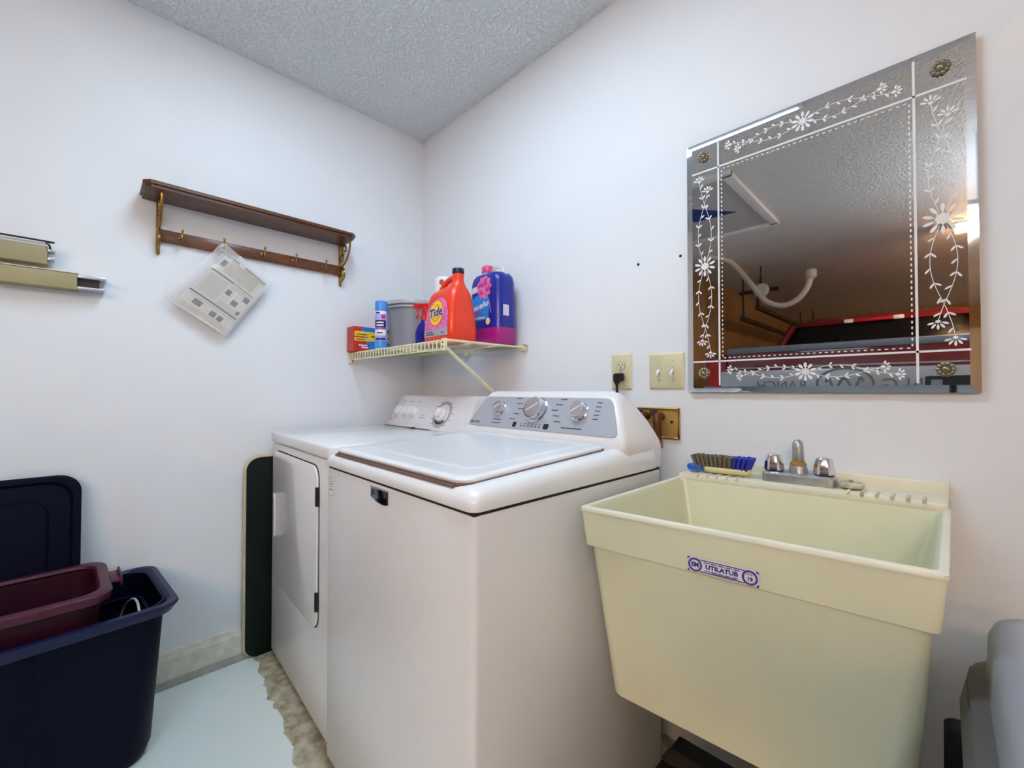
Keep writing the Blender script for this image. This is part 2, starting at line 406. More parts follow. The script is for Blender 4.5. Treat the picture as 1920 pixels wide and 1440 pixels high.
# ------------------------------------------------------------------ washer
t = thing('washing_machine', 'white top-loading washing machine with grey control panel, beside the utility sink', 'washer', (.735, -.803, 0), math.radians(-1.2))
WW, WD = .692, .69
MB().box(0, WW, 0, WD, .02, .862).build('cabinet', 'enamel_side', t, bevel=.012, seg=3)
for x, y in ((.06, .06), (WW - .06, .06), (.06, WD - .06), (WW - .06, WD - .06)):
    MB().lathe([(.02, 0), (.02, .022)], 12, Matrix.Translation((x, y, 0))).build('foot', 'black', t)
MB().box(.004, WW - .004, .004, WD - .004, .858, .868).build('seam', 'seam', t)
# top deck: sloping, rounded
def deck(z, i, r): return rrect(i, WW - i, i, WD - .02, z, r, 5)
mb = MB().loft([deck(.867, -.004, .02), deck(.882, -.006, .022), deck(.896, 0.0, .026), deck(.904, .012, .03), deck(.907, .03, .03)])
def slope(x, y, z): return (x, y, z + (max(0, z - .872) / .035) * .034 * y / WD)
top = mb.warp(slope).build('top_deck', 'enamel', t, ang=60)
def lidz(y): return .9075 + .034 * y / WD
# lid recess gap and lid, bowed right side
def lid_out(i, z, r=.03):
    pts = rrect(.04 + i, WW - .045 - i, .008 + i, .485 - i, 0, r, 6); out = []
    for x, y, _ in pts:
        f = (y / .485); xx = x + (.018 * math.sin(PI * f) if x > .4 else -.018 * math.sin(PI * f) * .6)
        out.append((xx, y, z + lidz(y)))
    return out
MB().loft([lid_out(-.0015, -.012), lid_out(-.0015, .0012)]).build('lid_gap', 'lidgap', t)
lid = MB().loft([lid_out(.004, -.004), lid_out(0.001, .0035), lid_out(.001, .007), lid_out(.006, .011), lid_out(.016, .0125)]).build('lid', 'enamel', t, ang=50)
MB().loft([lid_out(.055, .0122), lid_out(.058, .0133), lid_out(.075, .0137)]).build('lid_panel', 'enamel', lid, ang=50)
MB().loft([[(.05, .002, .9005), (.625, .002, .9005), (.625, .02, .9005), (.05, .02, .9005)], [(.05, .003, .9045), (.625, .003, .9045), (.625, .02, .909), (.05, .02, .909)]]).build('lid_groove', 'lidgap', t)
# console
def con_sl(z, a, y0, y1, r): return rrect(a, WW - a, y0, y1, z, r, 5)
sl = [con_sl(.866, .004, .56, .705, .01), con_sl(.925, 0, .50, .70, .012), con_sl(.945, .002, .497, .695, .016), con_sl(.965, .01, .507, .69, .02),
      con_sl(1.0, .025, .525, .672, .02), con_sl(1.035, .043, .5435, .648, .02), con_sl(1.06, .057, .557, .625, .02), con_sl(1.076, .072, .568, .608, .015), con_sl(1.084, .095, .578, .6, .01)]
con = MB().loft(sl).build('console', 'white_plastic', t, ang=45)
FM = frame((WW / 2, .5065, .963), (1, 0, 0), (0, .0505, .098))
tr = bvh(con)
fa = []
trap = [(-.322, -.004), (.322, -.004), (.272, .112), (-.272, .112)]
def round_poly(P, r, n=5):
    out = []
    for i in range(len(P)):
        a, b_, c = Vector(P[i - 1]), Vector(P[i]), Vector(P[(i + 1) % len(P)])
        d1, d2 = (a - b_).normalized(), (c - b_).normalized(); s_, e_ = b_ + d1 * r, b_ + d2 * r
        for k in range(n + 1):
            q = k / n; out.append(tuple(s_ * (1 - q) ** 2 + b_ * 2 * q * (1 - q) + e_ * q * q))
    return out
fas = MB().prism(round_poly(trap, .022), .0, .0035, FM).build('control_panel', 'fascia', con)
FM2 = FM @ Matrix.Translation((0, 0, .0035))
def dial(x, y, r, h):
    mt = FM2 @ Matrix.Translation((x, y, 0))
    k = MB().lathe([(r * 1.25, 0), (r * 1.22, .003), (r * 1.08, .005), (r * 1.04, h * .8), (r, h)], 36, mt).build('dial', 'chrome', con)
    MB().lathe([(r * .92, h - .001), (r * .92, h + .0006)], 36, mt).build('dial_face', 'brushed', k)
    MB().box(-r * .7, r * .7, -.0012, .0012, h + .0005, h + .002, mt @ Matrix.Rotation(.6, 4, 'Z')).build('indicator', 'white', k)
    return k
dial(-.172, .066, .021, .022); dial(.002, .066, .036, .026); dial(.174, .066, .025, .024)
text('lettering', 'MAYTAG', .013, FM2 @ Matrix.Translation((-.283, .010, 0)), 'ink', con, bold=.0002)
bars('lettering', [(-.172, .024, .04, .0025), (-.172, .012, .045, .003)] +
     [(s * (.075 + .012 * abs(i - 2)) + .002, .03 + i * .019, .026, .0028) for i in range(5) for s in (-1, 1)] +
     [(.235, .045 + i * .013, .018, .0025) for i in range(5)] + [(.16, .012, .075, .0035)], FM2, 'ink', con)
bars('lettering', [(-.045 + .016 * i, .008, .006, .004) for i in range(6)] + [(-.045 + .016 * i, .016, .008, .0015) for i in range(6)], FM2, 'ink', con)
MB().prism(rpoly(-.085, -.07, .002, .02, .003), 0, .001, FM2).build('button', 'black', con)
MB().prism(rpoly(.052, .072, .002, .02, .003), 0, .001, FM2).build('button', 'black', con)
bd = MB().prism([(.293, .828), (.322, .819), (.352, .817), (.376, .819), (.376, .851), (.293, .851)], 0, .004, XZ).build('badge', 'blackgloss', t, bevel=.001)
MB().box(.293, .376, -.0055, 0, .851, .8535).build('badge_edge', 'chrome', bd)
bars('lettering', [(.300, .840, .002, .014), (.306, .840, .002, .014), (.312, .840, .002, .012)], XZ @ Matrix.Translation((0, 0, .004)), 'ink', bd)
st = MB().prism(ell(.024, .028, .034, .808), 0, .0006, XZ).build('sticker', 'white', t)
MB().loft([[(p[0], p[1], z) for p in ell(a, b_, .034, .808)] for a, b_, z in ((.024, .028, .0005), (.024, .028, .001), (.0225, .0265, .001))], False, False, XZ).build('sticker_edge', 'ink_soft', st)
bars('lettering', [(.034, .823, .012, .003), (.034, .816, .022, .003), (.034, .809, .014, .003), (.034, .80, .026, .003)], XZ @ Matrix.Translation((0, 0, .0006)), 'ink_soft', st)

# ------------------------------------------------------------------ green board beside the dryer
t = thing('green_board', 'dark green board with cream edge standing between dryer and left wall', 'board', (.014, 0, 0))
YZ = frame((0, 0, 0), (0, 1, 0), (0, 0, 1))       # X=y, Y=z, Z=+x
MB().prism(rpoly(-.848, -.25, .0, .81, .05, 8), 0.002, .02, YZ).build('panel', 'green', t, bevel=.004)
mb = MB().tube([(0.008, y, z) for y, z in rpoly(-.85, -.248, .006, .812, .05, 8)], .008, 8, closed=True)
mb.build('edge_band', 'cream', t)

# ------------------------------------------------------------------ utility sink
t = thing('utility_sink', 'cream plastic utility sink mounted on the right wall beside the washing machine', 'sink', (0, 0, 0))
SW, SD = .56, .53
FL, FR, BL, BR = Vector((1.462, -.549, .834)), Vector((2.022, -.532, .850)), Vector((1.487, -.004, .842)), Vector((2.03, -.004, .850))
def sw(x, y, z):
    u, v = x / SW, y / SD
    return FL * (1 - u) * (1 - v) + FR * u * (1 - v) + BL * (1 - u) * v + BR * u * v + Vector((0, 0, z))
def ss(i, j, z, r, jb=None): return rrect(i, SW - i, j, SD - (j if jb is None else jb), z, r, 4)
sl = [ss(.048, .05, -.40, .03, .03), ss(.042, .042, -.394, .03, .025), ss(.017, .009, -.081, .02, .0), ss(.009, .003, -.078, .012, 0), ss(.002, 0, -.004, .006, 0), ss(.002, 0, 0, .006, 0),
      ss(.012, .011, 0, .01, .105), ss(.016, .015, -.006, .012, .108), ss(.058, .058, -.335, .05, .12), ss(.1, .1, -.345, .05, .15)]
body = MB().loft(sl).warp(sw).build('basin', 'sink', t, ang=30)
MB().loft([ss(.0012, -.001, -.006, .006, .1), ss(.001, -.0012, .001, .006, .1), ss(.003, .001, .003, .006, .1), ss(.010, .009, .003, .009, .1), ss(.0125, .0115, .001, .01, .1), ss(.0135, .0125, -.008, .01, .1)], False, False).warp(sw).build('rim', 'sink_rim', t, ang=50)
MB().box(.004, SW - .004, SD - .108, SD, -.008, .014).warp(sw).build('faucet_deck', 'sink_rim', t, bevel=.006)
MB().box(.003, SW - .003, SD - .016, SD + .002, 0, .042).warp(sw).build('backsplash', 'sink_rim', t, bevel=.005)
for i, x in enumerate([.06, .085, .11, .135, .16] + [.395, .42, .445, .47, .495, .52]):
    MB().box(x - .003, x + .003, SD - .112, SD - .07, .008, .018).warp(sw).build('soap_ridge', 'sink_dirty' if i > 5 else 'sink_rim', t, bevel=.003)
# brand label on the apron
A = sw(.232, -.001, -.0775); u = (sw(.35, 0, -.0775) - sw(.232, 0, -.0775)); 
A = sw(.288, .002, -.062)
LM = frame(A + Vector((0, -.003, 0)), (sw(.34, 0, 0) - sw(.24, 0, 0)), (0, .066, 1))
lb = MB().prism(rpoly(-.057, .057, -.0125, .0125, .001), 0, .0015, LM).build('brand_label', 'label_white', t)
L2 = LM @ Matrix.Translation((0, 0, .0016))
MB().box(-.036, .036, .0092, .0106, 0, .0003, L2).box(-.036, .036, -.0106, -.0092, 0, .0003, L2).build('label_border', 'label_blue', lb)
for s in (-1, 1):
    MB().loft([[(p[0], p[1], z) for p in ell(r, r, s * .0435, 0)] for r, z in ((.0118, 0), (.0118, .0004), (.0102, .0004), (.0102, 0))], False, False, L2).build('label_ring', 'label_blue', lb)
    MB().loft([[(p[0], p[1], z) for p in ell(r, r, s * .0435, 0)] for r, z in ((.0098, 0), (.0098, .0004), (.0086, .0004), (.0086, 0))], False, False, L2).build('label_ring', 'label_blue', lb)
    for q in (-1, 1): MB().prism([(s * .0565, q * .012), (s * .0515, q * .012), (s * .0565, q * .0075)], 0, .0004, L2).build('label_corner', 'label_blue', lb)
text('lettering', 'UTILATUB', .0098, L2, 'label_blue', lb, bold=.0003, sx=1.15)
text('lettering', 'EM', .010, L2 @ Matrix.Translation((-.0435, 0, 0)), 'label_blue', lb, bold=.0004)
text('lettering', '19', .0088, L2 @ Matrix.Translation((.0435, -.0025, 0)), 'label_blue', lb, bold=.0003)
text('lettering', 'MODEL', .003, L2 @ Matrix.Translation((.0435, .0048, 0)), 'label_blue', lb)
bars('lettering', [(-.012 + .012 * i, .0068, .01, .0012) for i in range(-1, 4)] + [(-.012 + .011 * i, -.0065, .009, .0011) for i in range(-1, 4)] + [(.004, -.0082, .04, .0008)], L2, 'label_blue', lb)
MB().lathe([(.03, 0), (.028, -.02), (.02, -.03), (.02, -.12)], 16, Matrix.Translation(sw(.28, .25, -.4))).build('drain', 'black', t)
MB().tube(bez([sw(.28, .25, -.5), sw(.28, .27, -.6), sw(.28, .33, -.6), sw(.28, .36, -.52), sw(.28, .53, -.5)], 5), .02, 10).build('trap_pipe', 'white_plastic', t)
for s in (.07, SW - .07):
    MB().box(s - .015, s + .015, SD - .03, SD, -.36, -.05).warp(sw).build('wall_bracket', 'beige_metal', t)

# faucet
DK = .0142
fo = sw(.290, SD - .06, DK); ax = (sw(.4, SD - .06, DK) - sw(.2, SD - .06, DK)).normalized()
t = thing('faucet', 'two-handled chrome faucet with a dull upright spout stub on the sink deck', 'faucet', fo)
FT = frame((0, 0, 0), ax, (0, 1, 0))
MB().loft([rrect(-.075, .075, -.028, .028, z, r, 5) if z < .02 else rrect(-.068, .068, -.022, .022, z, r, 5) for z, r in ((0, .012), (.019, .012), (.024, .01))], mtx=FT).build('base', 'chrome_dull', t, ang=50)
for s in (-1, 1):
    mt = FT @ Matrix.Translation((s * .052, 0, .024)); n = 24
    def kr(r, z, d): return [((r + d * (1 if k % 4 < 2 else 0)) * math.cos(2 * PI * k / n), (r + d * (1 if k % 4 < 2 else 0)) * math.sin(2 * PI * k / n), z) for k in range(n)]
    MB().lathe([(.02, 0), (.02, .004)], 20, mt).build('escutcheon', 'black', t)
    MB().loft([kr(.0205, .003, .0016), kr(.0195, .015, .0016), kr(.016, .037, .0012), kr(.014, .041, 0), kr(.008, .0425, 0)], mtx=mt).build('tap_handle', 'chrome', t, ang=30)
mt = FT @ Matrix.Translation((0, 0, .024))
MB().lathe([(.021, 0), (.019, .014), (.017, .018)], 20, mt).build('spout_base', 'chrome_dull', t)
MB().lathe([(.0175, .018), (.018, .02), (.0175, .024), (.0145, .025), (.0145, .03)], 20, mt).build('spout_nut', 'brass_plate', t)
MB().lathe([(.0118, .03), (.0125, .034), (.0122, .066), (.0105, .075), (.006, .080), (.001, .0815)], 20, mt).build('spout', 'chrome_dull', t)

# scrub brush
bo = sw(.105, SD - .07, .0185)
t = thing('scrub_brush', 'scrub brush lying bristles up with grey and blue bristles on the sink deck', 'brush', bo)
BT = frame((0, 0, 0), ax, (0, 1, 0))
def bk(i, z): return [(x, y, z) for x, y, _ in [(p[0], p[1] * (1 - .25 * (p[0] / .08) ** 2), 0) for p in rrect(-.045 + i, .08 - i, -.026 + i, .026 - i, 0, .026 - i, 6)]]
MB().loft([bk(.012, 0), bk(.004, .004), bk(0, .012), bk(.002, .016)], mtx=BT).build('block', 'brush_cream', t, ang=60)
MB().loft([rrect(-.084, -.04, -.017, .017, .002, .012, 5), rrect(-.088, -.038, -.02, .02, .01, .016, 5), rrect(-.086, -.04, -.019, .019, .017, .016, 5)], mtx=BT).build('handle_tip', 'brush_blue', t, ang=60)
g, bl = MB(), MB()
for i in range(13):
    for j in range(5):
        x = -.056 + i * .0105; y = -.018 + j * .009; lean = .10 * (x - .0) / .07; hh = .029 + .002 * random.random()
        p = [BT @ Vector((x, y, .014)), BT @ Vector((x + lean * .12 + random.uniform(-.001, .001), y * 1.15, .016 + hh))]
        (bl if i > 8 else g).tube(p, [.0032, .0048], 6)
tag(g.build('grey_bristles', 'bristle', t), kind='stuff'); tag(bl.build('blue_bristles', 'bristle_blue', t), kind='stuff')
# hard soap puck / stopper
so = sw(.395, SD - .065, .0185)
t = thing('sink_stopper', 'worn round white sink stopper lying right of the faucet', 'stopper', so)
MB().lathe([(.022, 0), (.024, .003), (.024, .008), (.02, .0105)], 20).build('disc', 'sink_dirty', t)
MB().lathe([(.004, .0105), (.004, .016)], 10).build('knob', 'chrome_dull', t)

# ------------------------------------------------------------------ outlet, switches, valve box, screws
t = thing('wall_outlet', 'cream duplex wall outlet above the washing machine', 'outlet', (1.2395, 0, 1.152))
MB().loft([[(x, 0, z) for x, z in rpoly(-.039, .039, -.0615, .0615, .003)], [(x, -.003, z) for x, z in rpoly(-.039, .039, -.0615, .0615, .003)], [(x, -.007, z) for x, z in rpoly(-.034, .034, -.0565, .0565, .003)]]).build('cover_plate', 'plate', t)
OF = frame((0, -.007, 0), (1, 0, 0), (0, 0, 1))
for z in (.0195, -.0195):
    MB().prism([(x, max(-.0125, min(.0125, y)) + z) for x, y in ell(.017, .0165)], 0, .0007, OF).build('receptacle_gap', 'ink', t)
    r = MB().prism([(x, max(-.0118, min(.0118, y)) + z) for x, y in ell(.016, .0155)], 0, .0015, OF).build('receptacle', 'plate', t)
    MB().box(-.008, -.0055, z - .001, z + .007, .001, .0017, OF).box(.0055, .008, z - .001, z + .006, .001, .0017, OF).prism(ell(.0026, .0026, 0, z - .007), .001, .0017, OF).build('slots', 'black', r)
MB().prism(ell(.003, .003), 0, .001, OF).build('screw', 'alu', t)
t = thing('power_cord', 'black plug and cord in the lower socket of the outlet', 'plug', (1.2395, -.0087, 1.132))
MB().loft([rrect(-.017, .013, -.012, .012, 0, .004), rrect(-.02, .018, -.013, .014, .012, .006), rrect(-.016, .013, -.018, .012, .022, .006), rrect(-.008, .006, -.028, -.008, .024, .005)], mtx=frame((0, 0, 0), (1, 0, 0), (0, 0, 1))).build('plug', 'black', t, ang=50)
MB().tube(bez([(-.003, -.016, -.012), (-.004, -.018, -.03), (-.003, -.016, -.06), (0, -.008, -.14), (-.01, -.004, -.3), (-.02, -.004, -.55)], 6), .0045, 8).build('cord', 'black', t)
t = thing('light_switch', 'cream double toggle light switch left of the mirror', 'switch', (1.4, 0, 1.149))
MB().loft([[(x, 0, z) for x, z in rpoly(-.058, .058, -.0575, .0575, .003)], [(x, -.003, z) for x, z in rpoly(-.058, .058, -.0575, .0575, .003)], [(x, -.007, z) for x, z in rpoly(-.053, .053, -.0525, .0525, .003)]]).build('cover_plate', 'plate', t)
for x in (-.023, .023):
    MB().box(x - .005, x + .005, -.0115, .0115, 0, .001, OF).build('toggle_slot', 'plate_dark', t)
    MB().loft([rrect(x - .004, x + .004, -.006, .006, 0, .001), rrect(x - .0035, x + .0035, -.015, -.006, .014, .001)], mtx=OF).build('toggle', 'white', t)
    for z in (-.03, .03): MB().prism(ell(.0032, .0032, x, z, 10), 0, .001, OF).build('screw', 'plate_dark', t)
t = thing('washer_valve_box', 'brass washer outlet box with copper pipes behind the washing machine', 'valve box', (1.37, 0, .983))
fr = [(-.07, -.047), (.073, -.047), (.073, .047), (-.07, .047)]
MB().box(-.075, .074, -.006, 0, -.049, .049).build('plate', 'brass_plate', t, bevel=.003)
MB().tube([(x * .97, -.008, z * .97) for x, z in fr], .004, 6, closed=True).build('flange', 'brass', t)
MB().prism(ell(.005, .005, .048, .004, 12), 0, .001, frame((0, -.006, 0), (1, 0, 0), (0, 0, 1))).build('screw_hole', 'seam', t)
for x, ln in ((.015, .13), (-.035, .13)):
    MB().tube(bez([(x, -.006, .02), (x, -.03, .025), (x + .004, -.045, .015), (x + .006, -.047, -.02), (x + .006, -.047, -.06)], 5), .0125, 12).build('pipe', 'copper', t)
    MB().lathe([(.016, 0), (.017, .004), (.017, .02), (.013, .024)], 10, Matrix.Translation((x + .006, -.047, -.075))).build('hose_nut', 'brass', t)
    MB().tube(bez([(x + .006, -.047, -.07), (x + .006, -.045, -.12), (x + .0, -.04, -.2), (x - .02, -.035, -.4)], 5), .011, 10).build('hose', 'cord_white', t)
    MB().lathe([(.012, 0), (.014, .004), (.012, .012)], 10, Matrix.Translation((x - .012, -.03, .034)) @ Matrix.Rotation(PI / 2, 4, 'X')).build('valve_handle', 'steel_dark', t)
for x, z, l in ((1.303, 1.510, 'small dark screw in the right wall above the outlet'), (1.447, 1.506, 'small dark screw in the right wall next to the mirror')):
    o = MB().lathe([(.0045, 0), (.0045, .001), (.002, .003), (.0015, .0005)], 12, frame((0, 0, 0), (1, 0, 0), (0, 0, 1))).build('wall_screw', 'seam')
    o.location = (x, 0, z); tag(o, l, 'screw', 'screws left in the right wall')

# ------------------------------------------------------------------ etched mirror
X0, X1, Z0, Z1 = 1.4745, 2.0745, 1.0815, 1.828
t = thing('wall_mirror', 'frameless mirror with etched floral border and four rosette clips on the right wall', 'mirror', (0, 0, 0))
def rc(i, y): return [(X0 + i, y, Z0 + i), (X1 - i, y, Z0 + i), (X1 - i, y, Z1 - i), (X0 + i, y, Z1 - i)]
MB().loft([rc(0, -.010), rc(0, -.013)], True, False).build('backing', 'ink', t, smooth=False)
MB().loft([rc(0, -.013), rc(.016, -.0148)], False, False).build('bevel', 'bevel', t, smooth=False)
MB().add(rc(.016, -.0148), [(0, 1, 2, 3)]).build('glass', 'mirror', t, smooth=False)
MB().box(X0 + .05, X1 - .05, -.010, 0, Z0 + .05, Z1 - .05).build('mount', 'ink', t, smooth=False)
EM_ = frame((0, -.0149, 0), (1, 0, 0), (0, 0, 1))
def eline(a, b_, wd=.0045):
    a, b_ = Vector(a), Vector(b_); d_ = (b_ - a).normalized(); n = Vector((-d_.y, d_.x)) * wd / 2
    return MB().prism([tuple(a - n), tuple(b_ - n), tuple(b_ + n), tuple(a + n)], 0, .0003, EM_)
for a, b_ in (((1.566, Z0 + .02), (1.566, Z1 - .012)), ((1.980, Z0 + .02), (1.980, Z1 - .012)), ((X0 + .016, 1.737), (X1 - .014, 1.737)), ((X0 + .016, 1.171), (X1 - .014, 1.171))):
    eline(a, b_).build('etched_line', 'etch', t, smooth=False)
for side in range(4):
    mb = MB(); xa, xb, za, zb = 1.575, 1.972, 1.180, 1.727
    n = 32 if side < 2 else 43
    for i in range(n):
        q = (i + .5) / n
        if side < 2: c = (xa + (xb - xa) * q, (za, zb)[side]); rx, rz = .0034, .0014
        else: c = ((xa, xb)[side - 2], za + (zb - za) * q); rx, rz = .0016, .0034
        mb.prism(ell(rx, rz, *c, n=8), 0, .0003, EM_)
    tag(mb.build('etched_dots', 'etch', t, smooth=False), kind='stuff')
def petal(c, ang, l, wd, start=0.0):
    c = Vector(c); d_ = Vector((math.cos(ang), math.sin(ang))); n = Vector((-d_.y, d_.x)); P = []
    for q, s in ((0, .15), (.3, .8), (.6, 1), (.85, .7), (1, .1), (.85, -.7), (.6, -1), (.3, -.8), (0, -.15)): P.append(tuple(c + d_ * (start + l * q) + n * wd * s))
    return P
def vine(cx, cz, vertical, L, A):
    mb = MB()
    def T(a, o): return (cx + o, cz + a) if vertical else (cx + a, cz + o)
    base = PI / 2 if vertical else 0
    def stem(pts, wd=.0012):
        for p, q in zip(pts[:-1], pts[1:]):
            p, q = Vector(p), Vector(q); d_ = (q - p).normalized(); n = Vector((-d_.y, d_.x)) * wd / 2
            mb.prism([tuple(p - n), tuple(q - n), tuple(q + n), tuple(p + n)], 0, .00025, EM_)
    ends = []
    for s in (-1, 1):
        for k in (-1, 1):
            tm = .98 if k * s > 0 else .84
            f = lambda q: k * A * math.sin(PI * q / .70) * (1 if q < .7 else .8)
            pts = [T(s * L * q, f(q)) for q in [.06 + (tm - .06) * i / 22 for i in range(23)]]
            stem(pts); ends.append((pts[-1], s))
            for i in range(2, 22, 3):
                p, q = Vector(pts[i]), Vector(pts[i + 1]); a = math.atan2(q.y - p.y, q.x - p.x)
                sd = 1 if (i // 3) % 2 else -1
                mb.prism(petal(p, a + sd * .75,   .0115 * A / .022 + .0035, .0021), 0, .0003, EM_)
                if i % 2: mb.prism(petal(p, a - sd * .75, .011 * A / .022 + .003, .0022), 0, .0003, EM_)
    v = tag(mb.build('etched_vine', 'etch', t, smooth=False))
    mb = MB(); g = A / .022
    mb.prism(ell(.008 * g + .001, .008 * g + .001, cx, cz, 12), 0, .0005, EM_)
    for i in range(10): mb.prism(petal((cx, cz), 2 * PI * (i + .5) / 10, .018 * g + .003, .0035, .014 * g), 0, .0003, EM_)
    for i in range(8): mb.prism(petal((cx, cz), 2 * PI * i / 8, .012 * g + .002, .0038), 0, .0004, EM_)
    mb.build('flower', 'etch', v, smooth=False)
    for p, s in ends:
        mb = MB(); a0 = base + (0 if s > 0 else PI)
        mb.prism(ell(.0045, .0035, *p, n=10), 0, .0003, EM_)
        for i in range(5): mb.prism(petal(p, a0 + (i - 2) * .62, .012 * g + .001, .0023, .0055), 0, .0003, EM_)
        mb.build('flower', 'etch', v, smooth=False)
vine(1.773, 1.7765, False, .178, .0155); vine(1.773, 1.134, False, .178, .0145)
vine(1.5265, 1.454, True, .262, .019); vine(2.0225, 1.454, True, .262, .021)
for x, z in ((1.526, 1.780), (2.0225, 1.778), (1.522, 1.137), (2.0235, 1.131)):
    mt = frame((x, -.0149, z), (1, 0, 0), (0, 0, 1)); mb = MB()
    mb.lathe([(.013, 0), (.013, .003), (.008, .005), (.006, .009), (.002, .011)], 14, mt)
    for k in range(10):
        a = 2 * PI * k / 10; mb.lathe([(.0052, .001), (.0052, .004), (.003, .0065), (.0008, .0075)], 8, mt @ Matrix.Translation((.0115 * math.cos(a), .0115 * math.sin(a), 0)))
    mb.build('rosette_clip', 'pewter', t)

# ------------------------------------------------------------------ wire shelf
t = thing('wire_shelf', 'cream wire shelf with angled brace in the corner above the dryer', 'shelf', (0, 0, 0))
SZ = 1.270; SF = -.412; SX = .785
wm = MB().tube([(0, -.006, 0), (0, SF + .004, 0), (0, SF, -.004), (0, SF, -.036)], [.0012, .0012, .002, .002], 6).build('wire', 'wire', t)
wm.location = (.012, 0, SZ)
for i in range(1, 31):
    o = wm.copy(); COL.objects.link(o); o.parent = t; o.location = (.012 + i * .0256, 0, SZ)
for y, z, r in ((SF + .003, SZ - .004, .003), (SF + .003, SZ - .036, .003), (SF + .14, SZ - .004, .003), (-.14, SZ - .004, .003), (-.008, SZ - .004, .003)):
    MB().tube([(.004, y, z), (SX, y, z)], r, 8).build('rail', 'wire', t)
MB().tube([(SX - .002, -.008, SZ - .004), (SX - .002, SF + .003, SZ - .004)], .003, 8).build('end_wire', 'wire', t)
MB().box(.0, .012, SF - .006, SF + .03, SZ - .052, SZ - .0).build('wall_bracket', 'wire', t, bevel=.002)
MB().prism(ell(.004, .004, SF + .01, SZ - .04, 10), .012, .013, YZ).build('bracket_screw', 'seam', t)
mb = MB().box(SX - .022, SX + .004, SF - .006, SF + .003, SZ - .042, SZ + .002); mb.build('brace_clip', 'wire', t, bevel=.002)
for z in (-.012, -.028): MB().prism(ell(.003, .003, SX - .012, SZ + z, 8), 0, .001, frame((0, SF - .006, 0), (1, 0, 0), (0, 0, 1))).build('clip_hole', 'seam', t)
br = MB()
for s in (-.005, .005): br.tube([(SX - .008 + s, SF + .004, SZ - .03), (SX - .008 + s, -.004, .958)], .0038, 8)
br.build('brace', 'wire', t)
MB().box(SX - .022, SX + .004, -.006, 0, .935, .975).build('brace_foot', 'wire', t, bevel=.002)
for x, y in ((SX - .01, -.012), (.4, -.012)):
    MB().box(x - .012, x + .02, -.018, 0, SZ - .016, SZ + .006).build('wall_clip', 'wire', t, bevel=.002)
MB().tube([(SX + .012, -.002, SZ + .004), (SX + .012, -.03, SZ + .008)], .003, 6).build('clip_pin', 'alu', t)

# ------------------------------------------------------------------ goods on the wire shelf
G = SZ + .002
# box with stripes: long face looks to +x
t = thing('laundry_box', 'red and blue cardboard box with yellow stripes at the shelf end by the left wall', 'box', (.008, -.428, G))
bx_ = MB().box(0, .072, 0, .235, 0, .118).build('carton', 'box_red', t, bevel=.002)
BXF = frame((.0722, 0, 0), (0, 1, 0), (0, 0, 1))
MB().box(.002, .070, -.0006, 0, .003, .115).build('end_panel', 'box_side', t, smooth=False)
MB().prism([(.036, .117), (.233, .117), (.233, .012), (.09, .004), (.068, .03), (.056, .07)], 0, .0005, BXF).build('blue_panel', 'box_blue', t, smooth=False)
MB().box(.004, .2, .072, .096, .0004, .0009, BXF).build('yellow_stripe', 'box_yellow', t, smooth=False)
MB().box(.004, .2, .05, .066, .0004, .0009, BXF).build('yellow_stripe', 'box_yellow', t, smooth=False)
MB().prism(ell(.036, .019, .108, .072), .001, .0013, BXF).build('yellow_oval', 'yellow', t, smooth=False)
bars('lettering', [(.04, .081, .05, .004), (.035, .058, .045, .004), (.108, .074, .045, .006), (.15, .106, .06, .006)], BXF @ Matrix.Translation((0, 0, .0013)), 'print', t)
bars('lettering', [(.05, .03, .05, .007), (.055, .02, .035, .008)], BXF, 'label_white', t)
# spray can
t = thing('spray_can', 'light blue aerosol spray can standing in front of the striped box', 'spray can', (.243, -.375, G))
MB().lathe([(.026, 0), (.0275, .004), (.0275, .165), (.0262, .17), (.025, .172)], 24).build('can', 'can_lilac', t)
MB().lathe([(.0262, .170), (.0268, .174), (.0268, .208), (.0255, .214), (.018, .217), (.008, .2175)], 24).build('cap', 'can_blue', t)
MB().lathe([(.0277, .004), (.0279, .006), (.0279, .035), (.0277, .037)], 24).build('base_band', 'can_blue', t)
CT = math.atan2(-.93, 1.77)
def can_band(name, a0, a1, z0, z1, m, r=.0279):
    mb = MB().grid(lambda u, v: (r * math.cos(CT + a0 + (a1 - a0) * u), r * math.sin(CT + a0 + (a1 - a0) * u), z0 + (z1 - z0) * v), 10, 1)
    return mb.build(name, m, t)
can_band('label_band', -1.2, .9, .155, .168, 'white'); can_band('label_band', -1.1, .8, .095, .128, 'can_navy'); can_band('label_band', -1.0, .7, .04, .048, 'can_navy')
can_band('label_band', -1.2, .8, .06, .085, 'white'); can_band('label_band', -1.2, .9, .088, .093, 'pink_hot'); can_band('label_band', .0, .7, .135, .152, 'pink_hot', .0280)
for z in (.102, .114): can_band('lettering', -.8, .4, z, z + .006, 'white', .0281)
can_band('lettering', -.9, -.2, .157, .164, 'can_navy', .0281); can_band('lettering', -.7, .2, .068, .074, 'can_navy', .0281)
